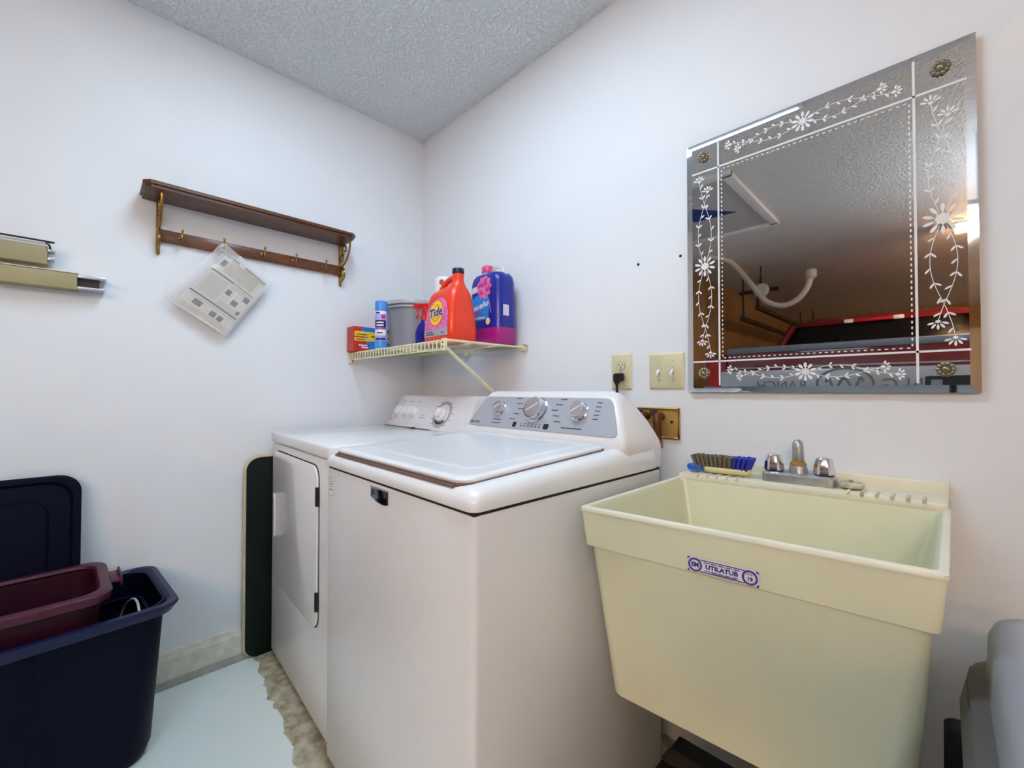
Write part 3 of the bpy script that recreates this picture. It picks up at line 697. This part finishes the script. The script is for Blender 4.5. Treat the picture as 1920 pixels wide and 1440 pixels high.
# bucket
t = thing('bucket', 'grey plastic bucket on the wire shelf behind the spray can', 'bucket', (.212, -.195, G))
n = 36; q = .9
def sc_(P): return [(a * q, b_) for a, b_ in P]
MB().lathe(sc_([(.112, 0), (.116, .003), (.134, .2), (.141, .2), (.142, .205), (.138, .208), (.138, .213), (.146, .214), (.147, .226), (.143, .23), (.134, .229), (.130, .2), (.110, .008), (.1, .007)]), n).build('pail', 'bucket', t, ang=35)
MB().lathe(sc_([(.1455, .2125), (.1485, .214), (.149, .226), (.1455, .231), (.138, .231), (.138, .228), (.144, .2265)]), n).build('rim', 'bucket_rim', t)
MB().lathe(sc_([(.1375, .198), (.1435, .1985), (.1440, .205), (.1375, .2065)]), n).build('rim_band', 'bucket_rim', t)
# trigger spray bottle
t = thing('trigger_spray_bottle', 'dark blue spray bottle with red trigger head left of the orange jug', 'spray bottle', (.478, -.30, G), .5)
MB().loft([rrect(-.035, .035, -.022, .022, 0, .015, 5), rrect(-.038, .038, -.025, .025, .006, .018, 5), rrect(-.038, .038, -.025, .025, .06, .018, 5), rrect(-.03, .03, -.022, .022, .085, .018, 5), rrect(-.014, .014, -.014, .014, .105, .013, 5), rrect(-.013, .013, -.013, .013, .115, .012, 5)]).build('bottle', 'spray_blue', t, ang=60)
MB().lathe([(.016, .112), (.016, .13), (.012, .134)], 16).build('collar', 'spray_red', t)
MB().loft([[(x, y, z) for y in (0,) for x, y, z in pts] for pts in ([(-.05, -.008, .165), (.04, -.008, .17), (.045, -.008, .182), (-.05, -.008, .185), ], [(-.05, .008, .165), (.04, .008, .17), (.045, .008, .182), (-.05, .008, .185)])]).box(-.01, .014, -.008, .008, .13, .17).build('trigger_head', 'spray_red', t, bevel=.004)
MB().tube(bez([(-.025, 0, .167), (-.035, 0, .152), (-.032, 0, .135), (-.04, 0, .122)], 4), .005, 8).build('trigger', 'spray_red', t)
# white bottle behind
t = thing('white_bottle', 'white plastic bottle with a red dot behind the orange jug', 'bottle', (.425, -.165, G))
wbm = MB().lathe([(.035, 0), (.040, .004), (.041, .2), (.041, .30), (.038, .32), (.03, .328), (.012, .331)], 26).build('bottle', 'white', t, ang=60)
mt = frame((.0, 0, .298), (math.cos(CT - .35 + PI / 2), math.sin(CT - .35 + PI / 2), 0), (0, 0, 1))
disc_decal('red_dot', ell(.011, .013), mt, 'box_side', t, bvh(wbm))
# orange detergent jug
t = thing('detergent_jug', 'orange-red laundry detergent jug with dark cap at the shelf front', 'jug', (.628, -.278, G))
def jr(x0, x1, y, z, r): return rrect(x0, x1, -y, y, z, r, 5)
js = [jr(-.092, .092, .064, 0, .02), jr(-.096, .096, .068, .006, .024), jr(-.096, .096, .068, .05, .024), jr(-.094, .094, .066, .10, .026), jr(-.091, .091, .061, .145, .03), jr(-.088, .088, .056, .175, .03), jr(-.083, .086, .049, .197, .03), jr(-.07, .084, .041, .21, .03), jr(-.03, .082, .034, .218, .029), jr(.015, .079, .028, .228, .026), jr(.029, .075, .0225, .242, .022), jr(.031, .073, .021, .274, .02)]
jug = MB().loft(js).build('body', 'tide', t, ang=75)
MB().tube(bez([(-.068, 0, .195), (-.06, 0, .22), (-.038, 0, .243), (-.01, 0, .257), (.018, 0, .262), (.04, 0, .258)], 6), .0115, 12).build('handle', 'tide', t)
MB().lathe([(.0225, 0), (.0235, .002), (.0235, .018), (.022, .021)], 24, Matrix.Translation((.052, 0, .2725))).build('cap', 'tide_cap', t)
tj = bvh(jug); JF = frame((-.002, -.08, .092), (1, 0, 0), (0, 0, 1))
lab = [(-.08, -.066), (.078, -.066), (.078, -.03), (.076, .02), (.062, .062), (.036, .082), (.008, .088), (-.02, .082), (-.05, .058), (-.068, .022), (-.076, -.02)]
disc_decal('label', dense(lab, 4), JF, 'pink', t, tj, .0012, 10)
disc_decal('label_band', dense([(-.08, -.066), (.078, -.066), (.078, -.036), (-.078, -.042)], 8), JF, 'silver_label', t, tj, .0018, 8)
disc_decal('bullseye', ell(.046, .052, .0, .026, 32), JF, 'orange', t, tj, .0019, 8)
disc_decal('bullseye', ell(.042, .048, .0, .026, 32), JF, 'yellow', t, tj, .0025, 8)
disc_decal('bullseye', ell(.030, .034, .0, .026, 32), JF, 'orange', t, tj, .0029, 8)
disc_decal('bullseye', ell(.026, .029, .0, .026, 32), JF, 'yellow', t, tj, .0032, 8)
text('lettering', 'Tide', .048, JF @ Matrix.Translation((.0, .026, 0)) @ Matrix.Rotation(.12, 4, 'Z'), 'white', t, shear=.15, bold=.0028, proj=tj, off=.0040)
text('lettering', 'Tide', .048, JF @ Matrix.Translation((.0, .026, 0)) @ Matrix.Rotation(.12, 4, 'Z'), 'label_blue', t, shear=.15, bold=.0010, proj=tj, off=.0050)
for x, y, w_ in ((-.04, -.048, .045), (-.035, -.057, .055), (.045, -.054, .016)):
    disc_decal('lettering', dense([(x - w_ / 2, y - .002), (x + w_ / 2, y - .002), (x + w_ / 2, y + .002), (x - w_ / 2, y + .002)], 2), JF, 'print', t, tj, .0024, 2)
# blue fabric softener bottle
t = thing('softener_bottle', 'blue and magenta fabric softener bottle with pink cap and flower label', 'bottle', (.672, -.088, G))
def er(x, y, z, r): return rrect(-x, x, -y, y, z, r, 6)
el_ = [er(.095, .052, 0, .03), er(.1, .058, .006, .034), er(.1, .058, .072, .034), er(.098, .057, .0721, .034), er(.096, .055, .16, .034), er(.094, .054, .265, .034), er(.090, .051, .287, .034), er(.078, .044, .302, .03), er(.06, .034, .308, .03)]
MB().loft(el_[:3]).build('base', 'ens_mag', t, ang=60)
eb = MB().loft(el_[2:]).build('body', 'ens_blue', t, ang=60)
MB().lathe([(.026, 0), (.024, .012), (.022, .018)], 20, Matrix.Translation((-.03, 0, .304))).build('neck', 'label_white', t)
MB().lathe([(.026, 0), (.027, .004), (.026, .026), (.022, .031)], 24, Matrix.Translation((-.03, 0, .318))).build('cap', 'pink_cap', t)
MB().tube(bez([(-.005, 0, .306), (.012, 0, .332), (.04, 0, .334), (.064, 0, .318), (.08, 0, .284)], 6), .009, 10).build('handle', 'clear', t)
te = bvh(eb); EF = frame((-.004, -.08, .178), (1, 0, 0), (0, 0, 1))
cy = [(-.075, -.07), (.04, -.07), (.045, -.03), (.04, .02), (.0, .045), (-.04, .035), (-.075, .02)]
disc_decal('label', dense(cy, 4), EF, 'ens_cyan', t, te, .0010, 8)
fl = [((.043 + .004 * math.cos(9 * a)) * math.cos(a) + .012, (.043 + .004 * math.cos(9 * a)) * math.sin(a) * 1.08 + .066) for a in [2 * PI * k / 54 for k in range(54)]]
disc_decal('carnation', fl, EF, 'pink', t, te, .0015, 8)
for k in range(14):
    a = k * 2.4; r = .012 + .002 * k * .9
    disc_decal('petal', [(.012 + r * math.cos(a) + x, .066 + r * math.sin(a) + y) for x, y in ell(.010, .007, n=10)], EF, 'pink_hot' if k % 2 else 'pink', t, te, .002 + .0001 * k, 2)
mb = MB().tube([EF @ Vector(p) for p in ((.032, .03, 0), (.045, .0, 0), (.056, -.045, 0))], .0016, 6); project(mb, te, EF, .0006); mb.build('stem', 'silver_label', t)
disc_decal('white_tag', dense([(-.085, .045), (-.03, .052), (-.03, .078), (-.085, .07)], 4), EF, 'label_white', t, te, .0012, 4)
text('lettering', 'Ensue\u00f1o', .036, EF @ Matrix.Translation((-.022, -.012, 0)) @ Matrix.Rotation(.16, 4, 'Z'), 'white', t, shear=.25, bold=.0006, proj=te, off=.002)
text('lettering', 'MAX', .017, EF @ Matrix.Translation((-.022, -.037, 0)), 'pink_hot', t, bold=.0008, proj=te, off=.002)
text('lettering', 'Fabric Softener', .0155, EF @ Matrix.Translation((-.024, -.06, 0)), 'white', t, bold=.0003, proj=te, off=.002)
disc_decal('seal', ell(.013, .014, .038, -.078), EF, 'white', t, te, .0012, 3); disc_decal('seal', ell(.0095, .0105, .038, -.078), EF, 'yellow', t, te, .0018, 3)
bars('lettering', [(-.02, -.118, .06, .004), (-.03, -.133, .07, .004)], EF @ Matrix.Translation((0, 0, .0235)), 'label_white', t)
SFm = frame((.1002, -.0, .12), (0, 1, 0), (0, 0, 1))
MB().box(-.03, .0, .0, .045, -.004, -.001, SFm).build('barcode', 'label_white', t)

# ------------------------------------------------------------------ coat shelf with hooks
t = thing('coat_shelf', 'dark wooden wall shelf with brass brackets and a hook rail', 'coat rack', (0, 0, 0))
o = [(0, -1.178), (.125, -1.178), (.142, -1.162), (.142, -.466), (.125, -.45), (0, -.45)]
o2 = [(0, -1.184), (.128, -1.184), (.148, -1.165), (.148, -.463), (.128, -.444), (0, -.444)]
MB().loft([[(x, y, 1.777) for x, y in o], [(x, y, 1.785) for x, y in o], [(x, y, 1.788) for x, y in o2], [(x, y, 1.797) for x, y in o2], [(x * .985, y, 1.8) for x, y in o2]]).build('shelf_board', 'wood', t, ang=20)
MB().box(0.0, .018, -1.13, -.458, 1.632, 1.676).build('hook_rail', 'rail_wood', t, bevel=.003)
for y in (-1.132, -.462):
    r = .0045; mb = MB()
    mb.box(.0, .008, y - .006, y + .006, 1.60, 1.777)
    sp = lambda c, r0, r1, a0, a1, n=16: [(c[0] + (r0 + (r1 - r0) * i / n) * math.cos(a0 + (a1 - a0) * i / n), y, c[1] + (r0 + (r1 - r0) * i / n) * math.sin(a0 + (a1 - a0) * i / n)) for i in range(n + 1)]
    mb.tube(bez([(.115, y, 1.776), (.112, y, 1.755), (.098, y, 1.72), (.07, y, 1.69), (.03, y, 1.672), (.008, y, 1.668)], 6), r, 8)
    mb.tube(bez([(.008, y, 1.668), (.04, y, 1.66), (.055, y, 1.64), (.045, y, 1.615), (.02, y, 1.602), (.006, y, 1.595)], 6), r, 8)
    mb.tube(sp((.055, 1.745), .03, .006, 4.2, -2.5), r * .9, 8); mb.tube(sp((.03, 1.71), .022, .005, .8, 7.5), r * .9, 8); mb.tube(sp((.022, 1.64), .018, .005, 1.0, 7.6), r * .9, 8)
    mb.tube(bez([(.03, y, 1.776), (.035, y, 1.76), (.03, y, 1.742)], 4), r, 8)
    mb.lathe([(.002, 0), (.006, .006), (.006, .014), (.002, .022)], 8, Matrix.Translation((.006, y, 1.582)))
    MB.build(mb, 'bracket', 'brass_scroll', t)
hk0 = None
for y in (-1.068, -.938, -.797, -.675, -.548):
    if hk0 is None:
        hk0 = MB().lathe([(.007, 0), (.006, .003), (.003, .004)], 10, Matrix.Rotation(PI / 2, 4, 'Y')).tube(bez([(.002, 0, 0), (.016, 0, -.002), (.022, 0, -.014), (.03, 0, -.02), (.038, 0, -.012), (.040, 0, .004), (.043, 0, .014)], 4), .0027, 8).lathe([(.0005, -.006), (.0045, -.003), (.0045, .003), (.0005, .006)], 8, Matrix.Translation((.044, 0, .018))).build('hook', 'brass_scroll', t); h = hk0
    else: h = hk0.copy(); COL.objects.link(h); h.parent = t
    h.location = (.018, y, 1.655)

# ------------------------------------------------------------------ manual in a plastic bag on a hook
t = thing('manual_bag', 'clear plastic bag with a printed appliance manual hanging from a hook', 'bag', (0, 0, 0))
Tt, Rr, Bb, Ll = Vector((-.927, 1.625)), Vector((-.785, 1.528)), Vector((-.932, 1.302)), Vector((-1.092, 1.41))
def yz(p, x): return Vector((x, p[0], p[1]))
def quad(u, v, x=0.0):      # u along the top edge, v down the page
    p = Tt * (1 - u) * (1 - v) + Rr * u * (1 - v) + Ll * (1 - u) * v + Bb * u * v
    return (x + .05 + .012 * math.sin(PI * u) - .02 * v + .004 * math.sin(5 * u + 3 * v), p.x, p.y)
bk_ = MB(); bk_.grid(lambda u, v: quad(u, v, 0), 14, 14); bk_.grid(lambda u, v: quad(u, v, -.006), 14, 14)
for f in (lambda s: (s, 0), lambda s: (s, 1), lambda s: (0, s), lambda s: (1, s)):
    bk_.grid(lambda s, w_, f=f: quad(*f(s), -.006 * w_), 14, 1)
bk_.build('booklet', 'paper', t)
def pr_rect(name, items, m, dx=.0008):
    mb = MB()
    for u0, u1, v0, v1 in items: mb.grid(lambda a, b_: quad(u0 + (u1 - u0) * a, v0 + (v1 - v0) * b_, dx), 4, 2)
    return mb.build(name, m, t)
pr_rect('print_block', [(.2, .86, .06, .26)], 'print_mid')
pr_rect('print_rule', [(.02, .98, .02, .03), (.05, .97, .045, .05), (.02, .5, .30, .325), (.5, .98, .30, .31), (.02, .98, .70, .725), (.05, .98, .75, .755)], 'print')
pr_rect('print_block', [(.06, .16, .10, .2), (.5, .6, .42, .50), (.7, .82, .5, .58), (.2, .36, .78, .86), (.55, .66, .8, .88), (.7, .8, .8, .88), (.84, .96, .36, .44), (.9, .96, .6, .66)], 'print')
pr_rect('lettering', [(.06, .46, .36 + .026 * i, .367 + .026 * i) for i in range(12)] + [(.05, .95, .90 + .02 * i, .905 + .02 * i) for i in range(4)] + [(.52, .95, .335 + .02 * i, .34 + .02 * i) for i in range(3)] + [(.5, .95, .62 + .02 * i, .625 + .02 * i) for i in range(4)], 'print_soft')
pr_rect('picture_frame', [(.48, .64, .52, .525), (.48, .64, .6, .605), (.66, .68, .36, .6), (.47, .475, .33, .68)], 'white')
# the bag film: front and back sheets pinched at the hook
Bt, Bl, Bo, Br = Vector((-.938, 1.662)), Vector((-1.128, 1.43)), Vector((-.925, 1.296)), Vector((-.768, 1.540))
def film(u, v, s):
    p = Bt * (1 - u) * (1 - v) + Br * u * (1 - v) + Bl * (1 - u) * v + Bo * u * v
    e = math.sin(PI * min(max(u, .02), .98)) * math.sin(PI * min(max(v, .02), .98))
    rip = .004 * math.sin(17 * u + 9 * v) * (1 - .6 * e) + .003 * math.sin(23 * v - 7 * u)
    return (.053 + s * (.012 * e ** .5 + .003) + rip * .5 - .02 * v, p.x, p.y)
mb = MB(); mb.grid(lambda u, v: film(u, v, 1.0), 26, 26); mb.grid(lambda u, v: film(u, v, -1.0), 26, 26); mb.build('plastic_bag', 'film', t)
mb = MB()
for k in range(5): mb.tube([(.056 + random.uniform(-.004, .01), -.938 + random.uniform(-.02, .035) * 1.0, 1.655 - .012 * k), (.06, -.938 + random.uniform(-.045, .05), 1.615 - .012 * k)], .0022, 5)
mb.build('bag_fold', 'film', t)

# ------------------------------------------------------------------ metal channels on the left wall
t = thing('wall_channel', 'short beige metal channel with black wire loop, upper of two on the left wall', 'bracket', (0, 0, 0))
MB().box(.0, .046, -1.95, -1.402, 1.482, 1.54).build('channel', 'beige_metal', t, bevel=.003)
mb = MB().tube(bez([(.052, -1.95, 1.552), (.052, -1.43, 1.552), (.052, -1.408, 1.549), (.052, -1.398, 1.54), (.05, -1.397, 1.53)], 4), .0028, 8); mb.build('wire_loop', 'black', t)
MB().tube([(.045, -1.95, 1.545), (.045, -1.405, 1.545)], .003, 8).build('wire_loop', 'cord_white', t)
for z in (1.528, 1.502): MB().box(.01, .046, -1.402, -1.387, z - .006, z + .004).build('end_tab', 'alu', t, bevel=.001)
t = thing('wall_channel', 'long beige metal channel with aluminium insert, lower of two on the left wall', 'bracket', (0, 0, 0))
MB().box(.0, .054, -1.95, -1.336, 1.412, 1.463).build('channel', 'beige_metal', t, bevel=.002)
MB().box(-.0, .056, -1.95, -1.334, 1.4635, 1.466).build('top_flange', 'beige_light', t)
for y in (-1.49, -1.455, -1.37): MB().lathe([(.004, 0), (.003, .001)], 8, Matrix.Translation((.03, y, 1.466))).build('rivet', 'ink', t)
MB().box(.004, .05, -1.336, -1.268, 1.452, 1.462).build('insert_rail', 'alu', t, bevel=.001)
MB().box(.004, .05, -1.336, -1.272, 1.416, 1.424).build('insert_rail', 'alu', t, bevel=.001)
MB().box(.004, .035, -1.336, -1.284, 1.424, 1.452).build('insert_web', 'steel_dark', t)

# ------------------------------------------------------------------ navy tote, lid, maroon tub
t = thing('storage_tote', 'navy blue plastic storage tote on the floor by the left wall', 'storage bin', (.235, -1.43, 0), math.radians(4))
def tb(ix, iy, z, r): return rrect(-.21 + ix, .21 - ix, -.315 + iy, .315 - iy, z, r, 6)
H = .462
MB().loft([tb(.085, .075, 0, .06), tb(.065, .06, .006, .07), tb(.055, .05, .04, .07), tb(.03, .03, H - .04, .06), tb(.027, .027, H - .004, .06), tb(.032, .032, H - .004, .06), tb(.036, .036, H - .06, .06), tb(.06, .06, .05, .06), tb(.075, .075, .02, .05)]).build('shell', 'navy', t, ang=50)
MB().loft([tb(.03, .03, H - .03, .06), tb(.012, .012, H - .03, .055), tb(.0, .0, H - .006, .05), tb(.002, .002, H, .05), tb(.016, .016, H + .002, .05), tb(.022, .022, H - .006, .055), tb(.032, .032, H - .012, .06)], False, False).build('rim', 'navy_rim', t, ang=50)
for y in (-.315, .29): MB().box(-.07, .07, y + (-.004 if y < 0 else 0), y + .02, H - .055, H - .02).build('handle', 'navy', t, bevel=.005)
for y in (-.14, .02): MB().box(.16, .184, y - .006, y + .006, .04, H - .04).warp(lambda x, y, z: (x - .03 * (1 - z / H) , y, z)).build('rib', 'navy', t, bevel=.003)
MB().loft([tb(.045, .045, H - .085, .055), tb(.04, .04, H - .078, .055), tb(.05, .05, H - .078, .05)], False, False).build('inner_ledge', 'navy_rim', t, ang=50)
t = thing('tote_lid', 'navy blue tote lid standing upright in the tote, leaning on the left wall', 'lid', (.115, -1.503, .026), 0)
LY = frame((0, 0, 0), (0, 1, 0), (0, 0, 1))
def lo(i, x, r=.055): return [tuple(LY @ Vector((p[0], p[1], x))) for p in rpoly(-.185 + i, .185 - i, i, .795 - i, r, 7)]
ml = MB().loft([lo(.012, 0), lo(0, .006), lo(0, .02), lo(.006, .026), lo(.018, .026), lo(.026, .018), lo(.07, .018), lo(.078, .026, .04), lo(.085, .026, .04)])
ml.build('panel', 'navy', t, ang=35)
t2 = t; t2.rotation_euler = (0, math.radians(-7.2), 0)
t = thing('maroon_tub', 'maroon plastic tub nested inside the navy tote', 'tub', (.262, -1.475, .035), math.radians(2))
def mt_(i, z, r=.05): return rrect(-.155 + i, .155 - i, -.21 + i, .21 - i, z, r, 6)
MB().loft([mt_(.06, 0), mt_(.045, .01), mt_(.012, .49), mt_(.017, .49), mt_(.05, .02), mt_(.07, .015)]).build('shell', 'maroon', t, ang=50)
MB().loft([mt_(.012, .475), mt_(-.006, .478), mt_(-.01, .498), mt_(-.006, .503), mt_(.014, .503), mt_(.018, .495)], False, False).build('rim', 'maroon_rim', t, ang=50)
MB().box(-.05, .05, .215, .245, .487, .495).box(-.05, .05, .24, .246, .475, .505).build('handle', 'maroon_rim', t, bevel=.003)
t = thing('white_twine', 'thin white twine curving inside the navy tote', 'twine', (0, 0, 0))
MB().tube(bez([(.12, -1.235, .30), (.15, -1.215, .39), (.22, -1.195, .43), (.30, -1.19, .41), (.345, -1.21, .36), (.36, -1.22, .28), (.33, -1.215, .12), (.3, -1.2, .026)], 6), .0035, 8).build('loop', 'cord_white', t)

# ------------------------------------------------------------------ right-hand trash can and dark crate, box under the sink
t = thing('trash_can', 'grey trash can with a domed lid at the right edge by the wall', 'trash can', (2.298, -.635, .0))
def tc_(i, z, r=.1, j=None): return rrect(-.265 + i, .265 - i, -.30 + (i if j is None else j), .30 - (i if j is None else j), z, r, 7)
MB().loft([tc_(.1, 0), tc_(.085, .02), tc_(.03, .61), tc_(.03, .65), tc_(.04, .65), tc_(.1, .03)]).build('body', 'trash_body', t, ang=50)
MB().loft([tc_(.03, .62), tc_(.002, .625), tc_(-.004, .65), tc_(.002, .682), tc_(.01, .686), tc_(.016, .678)], False, False).build('rim', 'trash_rim', t, ang=50)
MB().loft([tc_(.012, .68), tc_(.004, .688), tc_(.004, .694), tc_(.012, .70), tc_(.026, .702)], True, False).build('lid_edge', 'trash_rim', t, ang=50)
MB().loft([tc_(.02, .698, .09), tc_(.022, .71, .08), tc_(.024, .75, .07), tc_(.030, .765, .065), tc_(.05, .773, .06), tc_(.12, .777, .06)]).build('lid', 'trash', t, ang=60)
MB().loft([tc_(.08, .773, .05), tc_(.085, .779, .05), tc_(.1, .779, .05), tc_(.11, .773, .05)], False, False).build('lid_ridge', 'trash', t, ang=60)
t = thing('dark_crate', 'dark navy plastic bin wedged low between sink and grey trash can', 'bin', (2.052, -.27, 0))
MB().loft([rrect(-.02, .02, -.14, .10, 0, .02, 5), rrect(-.028, .024, -.15, .11, .03, .022, 5), rrect(-.034, .024, -.16, .12, .445, .025, 5), rrect(-.04, .026, -.168, .128, .45, .027, 5), rrect(-.04, .026, -.168, .128, .47, .027, 5), rrect(-.028, .02, -.12, .06, .487, .02, 5)]).build('shell', 'navy', t, ang=50)
MB().box(-.012, .012, -.03, .03, .487, .497).build('latch', 'black', t, bevel=.003)
t = thing('cardboard_box', 'dark box stored on the floor under the utility sink', 'box', (1.785, -.41, 0))
MB().box(-.2, .2, -.07, .07, 0, .30).build('carton', 'black', t, bevel=.004)
MB().box(-.2, .2, -.02, .02, .30, .302).build('tape', 'steel_dark', t)

# ------------------------------------------------------------------ what the mirror shows: truck, hatch, hose, rails, camera on tripod
TX, TY = 1.52, -2.62
t = thing('pickup_truck', 'dark red pickup truck parked in the garage, tailgate seen in the mirror', 'truck', (TX, TY, 0))
BFm = frame((0, 0, 0), (-1, 0, 0), (0, 0, 1))            # rear face: X=-x, Y=z, Z=+y
MB().box(-.80, .80, -.06, 0, .80, 1.40).build('tailgate', 'truck', t, bevel=.015)
MB().box(-.80, .80, -.07, .008, 1.395, 1.445).build('tailgate_cap', 'truck_cap', t, bevel=.012)
ap = MB().prism(rpoly(-.78, .92, 1.02, 1.25, .02), 0.0, .012, BFm @ Matrix.Translation((-.07, 0, 0))).build('applique', 'truck_silver', t, bevel=.004)
A2 = BFm @ Matrix.Translation((0, 0, .0125))
text('lettering', 'K I N G', .12, A2 @ Matrix.Translation((-.40, 1.125, 0)), 'truck_cap', t, thick=.003)
text('lettering', 'RANCH', .10, A2 @ Matrix.Translation((.40, 1.125, 0)), 'truck_cap', t, thick=.003)
MB().loft([[(p[0], p[1], z) for p in ell(rx, ry, 0, 1.14, 36)] for rx, ry, z in ((.17, .115, 0), (.17, .115, .006), (.155, .103, .006), (.155, .103, 0))], False, False, A2).build('emblem_ring', 'truck_cap', t)
MB().tube([A2 @ Vector(p) for p in bez([(-.11, 1.15, .003), (-.09, 1.18, .003), (-.055, 1.1, .003), (0, 1.18, .003), (.055, 1.1, .003), (.09, 1.18, .003), (.11, 1.15, .003)], 6)], .009, 6).build('emblem_mark', 'truck_cap', t)
MB().box(-.78, .78, 0, .006, 1.27, 1.278).build('crease', 'truck_silver', t)
for s in (-1, 1):
    MB().box(s * .80 if s > 0 else -1.0, 1.0 if s > 0 else -.8, -1.75, .0, .55, 1.40).build('bed_side', 'truck', t, bevel=.03, seg=3)
    MB().box(s * .83 - .06 + s * .07, s * .83 + .06 + s * .07, -.02, .012, .85, 1.33).build('tail_lamp', 'tail_red', t, bevel=.01)
MB().box(-1.0, 1.0, -.1, .09, .45, .68).build('bumper', 'truck_silver', t, bevel=.03)
MB().box(-.8, .8, -1.75, -.06, .72, .80).build('bed_floor', 'rubber', t)
cabs = [rrect(-.97, .97, -3.7, -1.78, .55, .1, 5), rrect(-.98, .98, -3.75, -1.76, 1.3, .1, 5), rrect(-.93, .93, -3.6, -1.74, 1.42, .1, 5)]
MB().loft(cabs).build('cab', 'truck', t, ang=50)
MB().loft([rrect(-.92, .92, -3.5, -1.74, 1.42, .12, 5), rrect(-.72, .72, -3.05, -1.92, 1.83, .15, 5)]).build('cab_glass', 'truck_glass', t, ang=50)
MB().loft([rrect(-.74, .74, -3.08, -1.9, 1.815, .15, 5), rrect(-.72, .72, -3.05, -1.92, 1.86, .15, 5), rrect(-.6, .6, -2.9, -2.0, 1.905, .15, 5), rrect(-.35, .35, -2.8, -2.2, 1.915, .15, 5)]).build('roof', 'truck', t, ang=60)
MB().box(-.16, .16, -1.93, -1.885, 1.815, 1.855).build('brake_lamp', 'tail_red', t, bevel=.008)
for s in (-1, 1): MB().box(s * .2 - .04, s * .2 + .04, -1.93, -1.884, 1.815, 1.855).build('cargo_lamp', 'white', t, bevel=.008)
for s in (-1, 1):
    mbp = MB().tube([(s * .90, -1.76, 1.42), (s * .72, -1.93, 1.83)], .04, 8); mbp.build('pillar', 'truck', t)
MB().loft([rrect(-.95, .95, -5.1, -3.6, .55, .15, 5), rrect(-.96, .96, -5.1, -3.6, 1.15, .15, 5), rrect(-.85, .85, -5.0, -3.6, 1.28, .15, 5)]).build('hood', 'truck', t, ang=50)
for x in (-.86, .86):
    for y in (-.95, -4.2):
        wt = Matrix.Translation((x, y, .4)) @ Matrix.Rotation(PI / 2, 4, 'Y')
        wh = MB().lathe([(.24, -.13), (.38, -.13), (.40, -.1), (.40, .1), (.38, .13), (.24, .13)], 28, wt).build('wheel', 'rubber', t)
        MB().lathe([(.24, -.12), (.2, -.135), (.05, -.14), (.05, .14), (.2, .135), (.24, .12)], 24, wt).build('rim', 'truck_silver', wh)

t = thing('attic_hatch', 'attic hatch in the garage ceiling with white frame, seen in the mirror', 'hatch', (0, 0, CEIL))
hx0, hx1, hy0, hy1 = .34, 1.075, -2.66, -1.55
MB().box(hx0, hx1, hy0, hy1, -.012, 0).build('panel', 'hatch', t)
for a in ((hx0 - .03, hx1 + .03, hy0 - .03, hy0 + .03), (hx0 - .03, hx1 + .03, hy1 - .03, hy1 + .03), (hx0 - .03, hx0 + .03, hy0, hy1), (hx1 - .03, hx1 + .03, hy0, hy1)):
    MB().box(*a, -.03, 0).build('frame_bar', 'fixture', t, bevel=.004)
MB().prism([(.62, -2.2), (.93, -2.22), (.62, -1.82)], -.014, -.0121).build('blue_patch', 'tarp', t, smooth=False)
t = thing('hanging_hose', 'pale curved hose hung under the garage ceiling, seen in the mirror', 'hose', (0, 0, 0))
MB().tube(bez([(.34, -3.2, CEIL), (.46, -3.5, CEIL - .02), (.52, -3.9, 2.3), (.60, -4, 2.16), (.68, -4, 2.06), (.82, -4, 2.0), (.95, -4, 2.04), (1.04, -4, 2.15), (1.08, -4, 2.28)], 6), .03, 10).build('hose', 'door_white', t)
MB().lathe([(.03, 0), (.05, .02), (.05, .09), (.02, .11)], 14, Matrix.Translation((1.08, -4, 2.24))).build('nozzle', 'door_white', t)
MB().lathe([(.06, -.02), (.08, 0), (.06, .02)], 16, Matrix.Translation((.62, -4, 2.2)) @ Matrix.Rotation(PI / 2, 4, 'X')).build('holder', 'door_white', t)
MB().tube([(.62, -4, 2.2), (.62, -4, CEIL)], .008, 6).build('hanger', 'steel_dark', t)
t = thing('door_track', 'dark steel garage door track hanging from the ceiling, seen in the mirror', 'track', (0, 0, 0))
mb = MB().tube([(.25, -4.5, 2.3), (.67, -4.5, 2.3)], .025, 6).tube([(.48, -4.4, 2.3), (.48, -4.4, 2.1)], .02, 6); mb.build('cross_bar', 'steel_dark', t)
MB().box(.46, .50, -7.6, -4.35, 2.06, 2.11).build('rail', 'steel_dark', t)
MB().box(.28, .32, -7.6, -4.4, 1.95, 2.0).build('rail', 'steel_dark', t)
MB().tube([(.48, -4.5, 2.3), (.48, -4.5, CEIL)], .012, 6).tube([(.30, -4.45, 2.0), (.30, -4.45, CEIL)], .012, 6).tube([(.48, -7.5, 2.1), (.48, -7.5, CEIL)], .012, 6).tube([(.3, -7.5, 2.0), (.3, -7.5, CEIL)], .012, 6).build('hanger_strap', 'steel_dark', t)
fw = (co.rotation_euler.to_matrix() @ Vector((0, 0, -1))); fw.z = 0; fw.normalize()
cp = CAM - fw * .03
t = thing('camera_tripod', 'small black camera on a tripod, its top edge seen in the mirror', 'camera', (cp.x, cp.y, 0), math.radians(45.2))
MB().box(-.11, .11, -.05, .0, 1.02, 1.152).build('camera_body', 'black', t, bevel=.008)
MB().lathe([(.03, 0), (.03, .012), (.02, .012)], 20, Matrix.Translation((.0, 0, 1.06)) @ Matrix.Rotation(-PI / 2, 4, 'X')).build('lens_ring', 'black', t)
MB().box(-.075, -.025, 0, .002, 1.10, 1.135).build('viewfinder', 'bucket', t)
MB().tube([(0, -.02, 1.02), (0, -.02, .5)], .012, 10).build('column', 'black', t)
for a in (-PI / 2, PI / 6, 5 * PI / 6):
    MB().tube([(0, -.02, .62), (.33 * math.cos(a), -.02 + .33 * math.sin(a), .006)], [.012, .008], 8).build('leg', 'black', t)
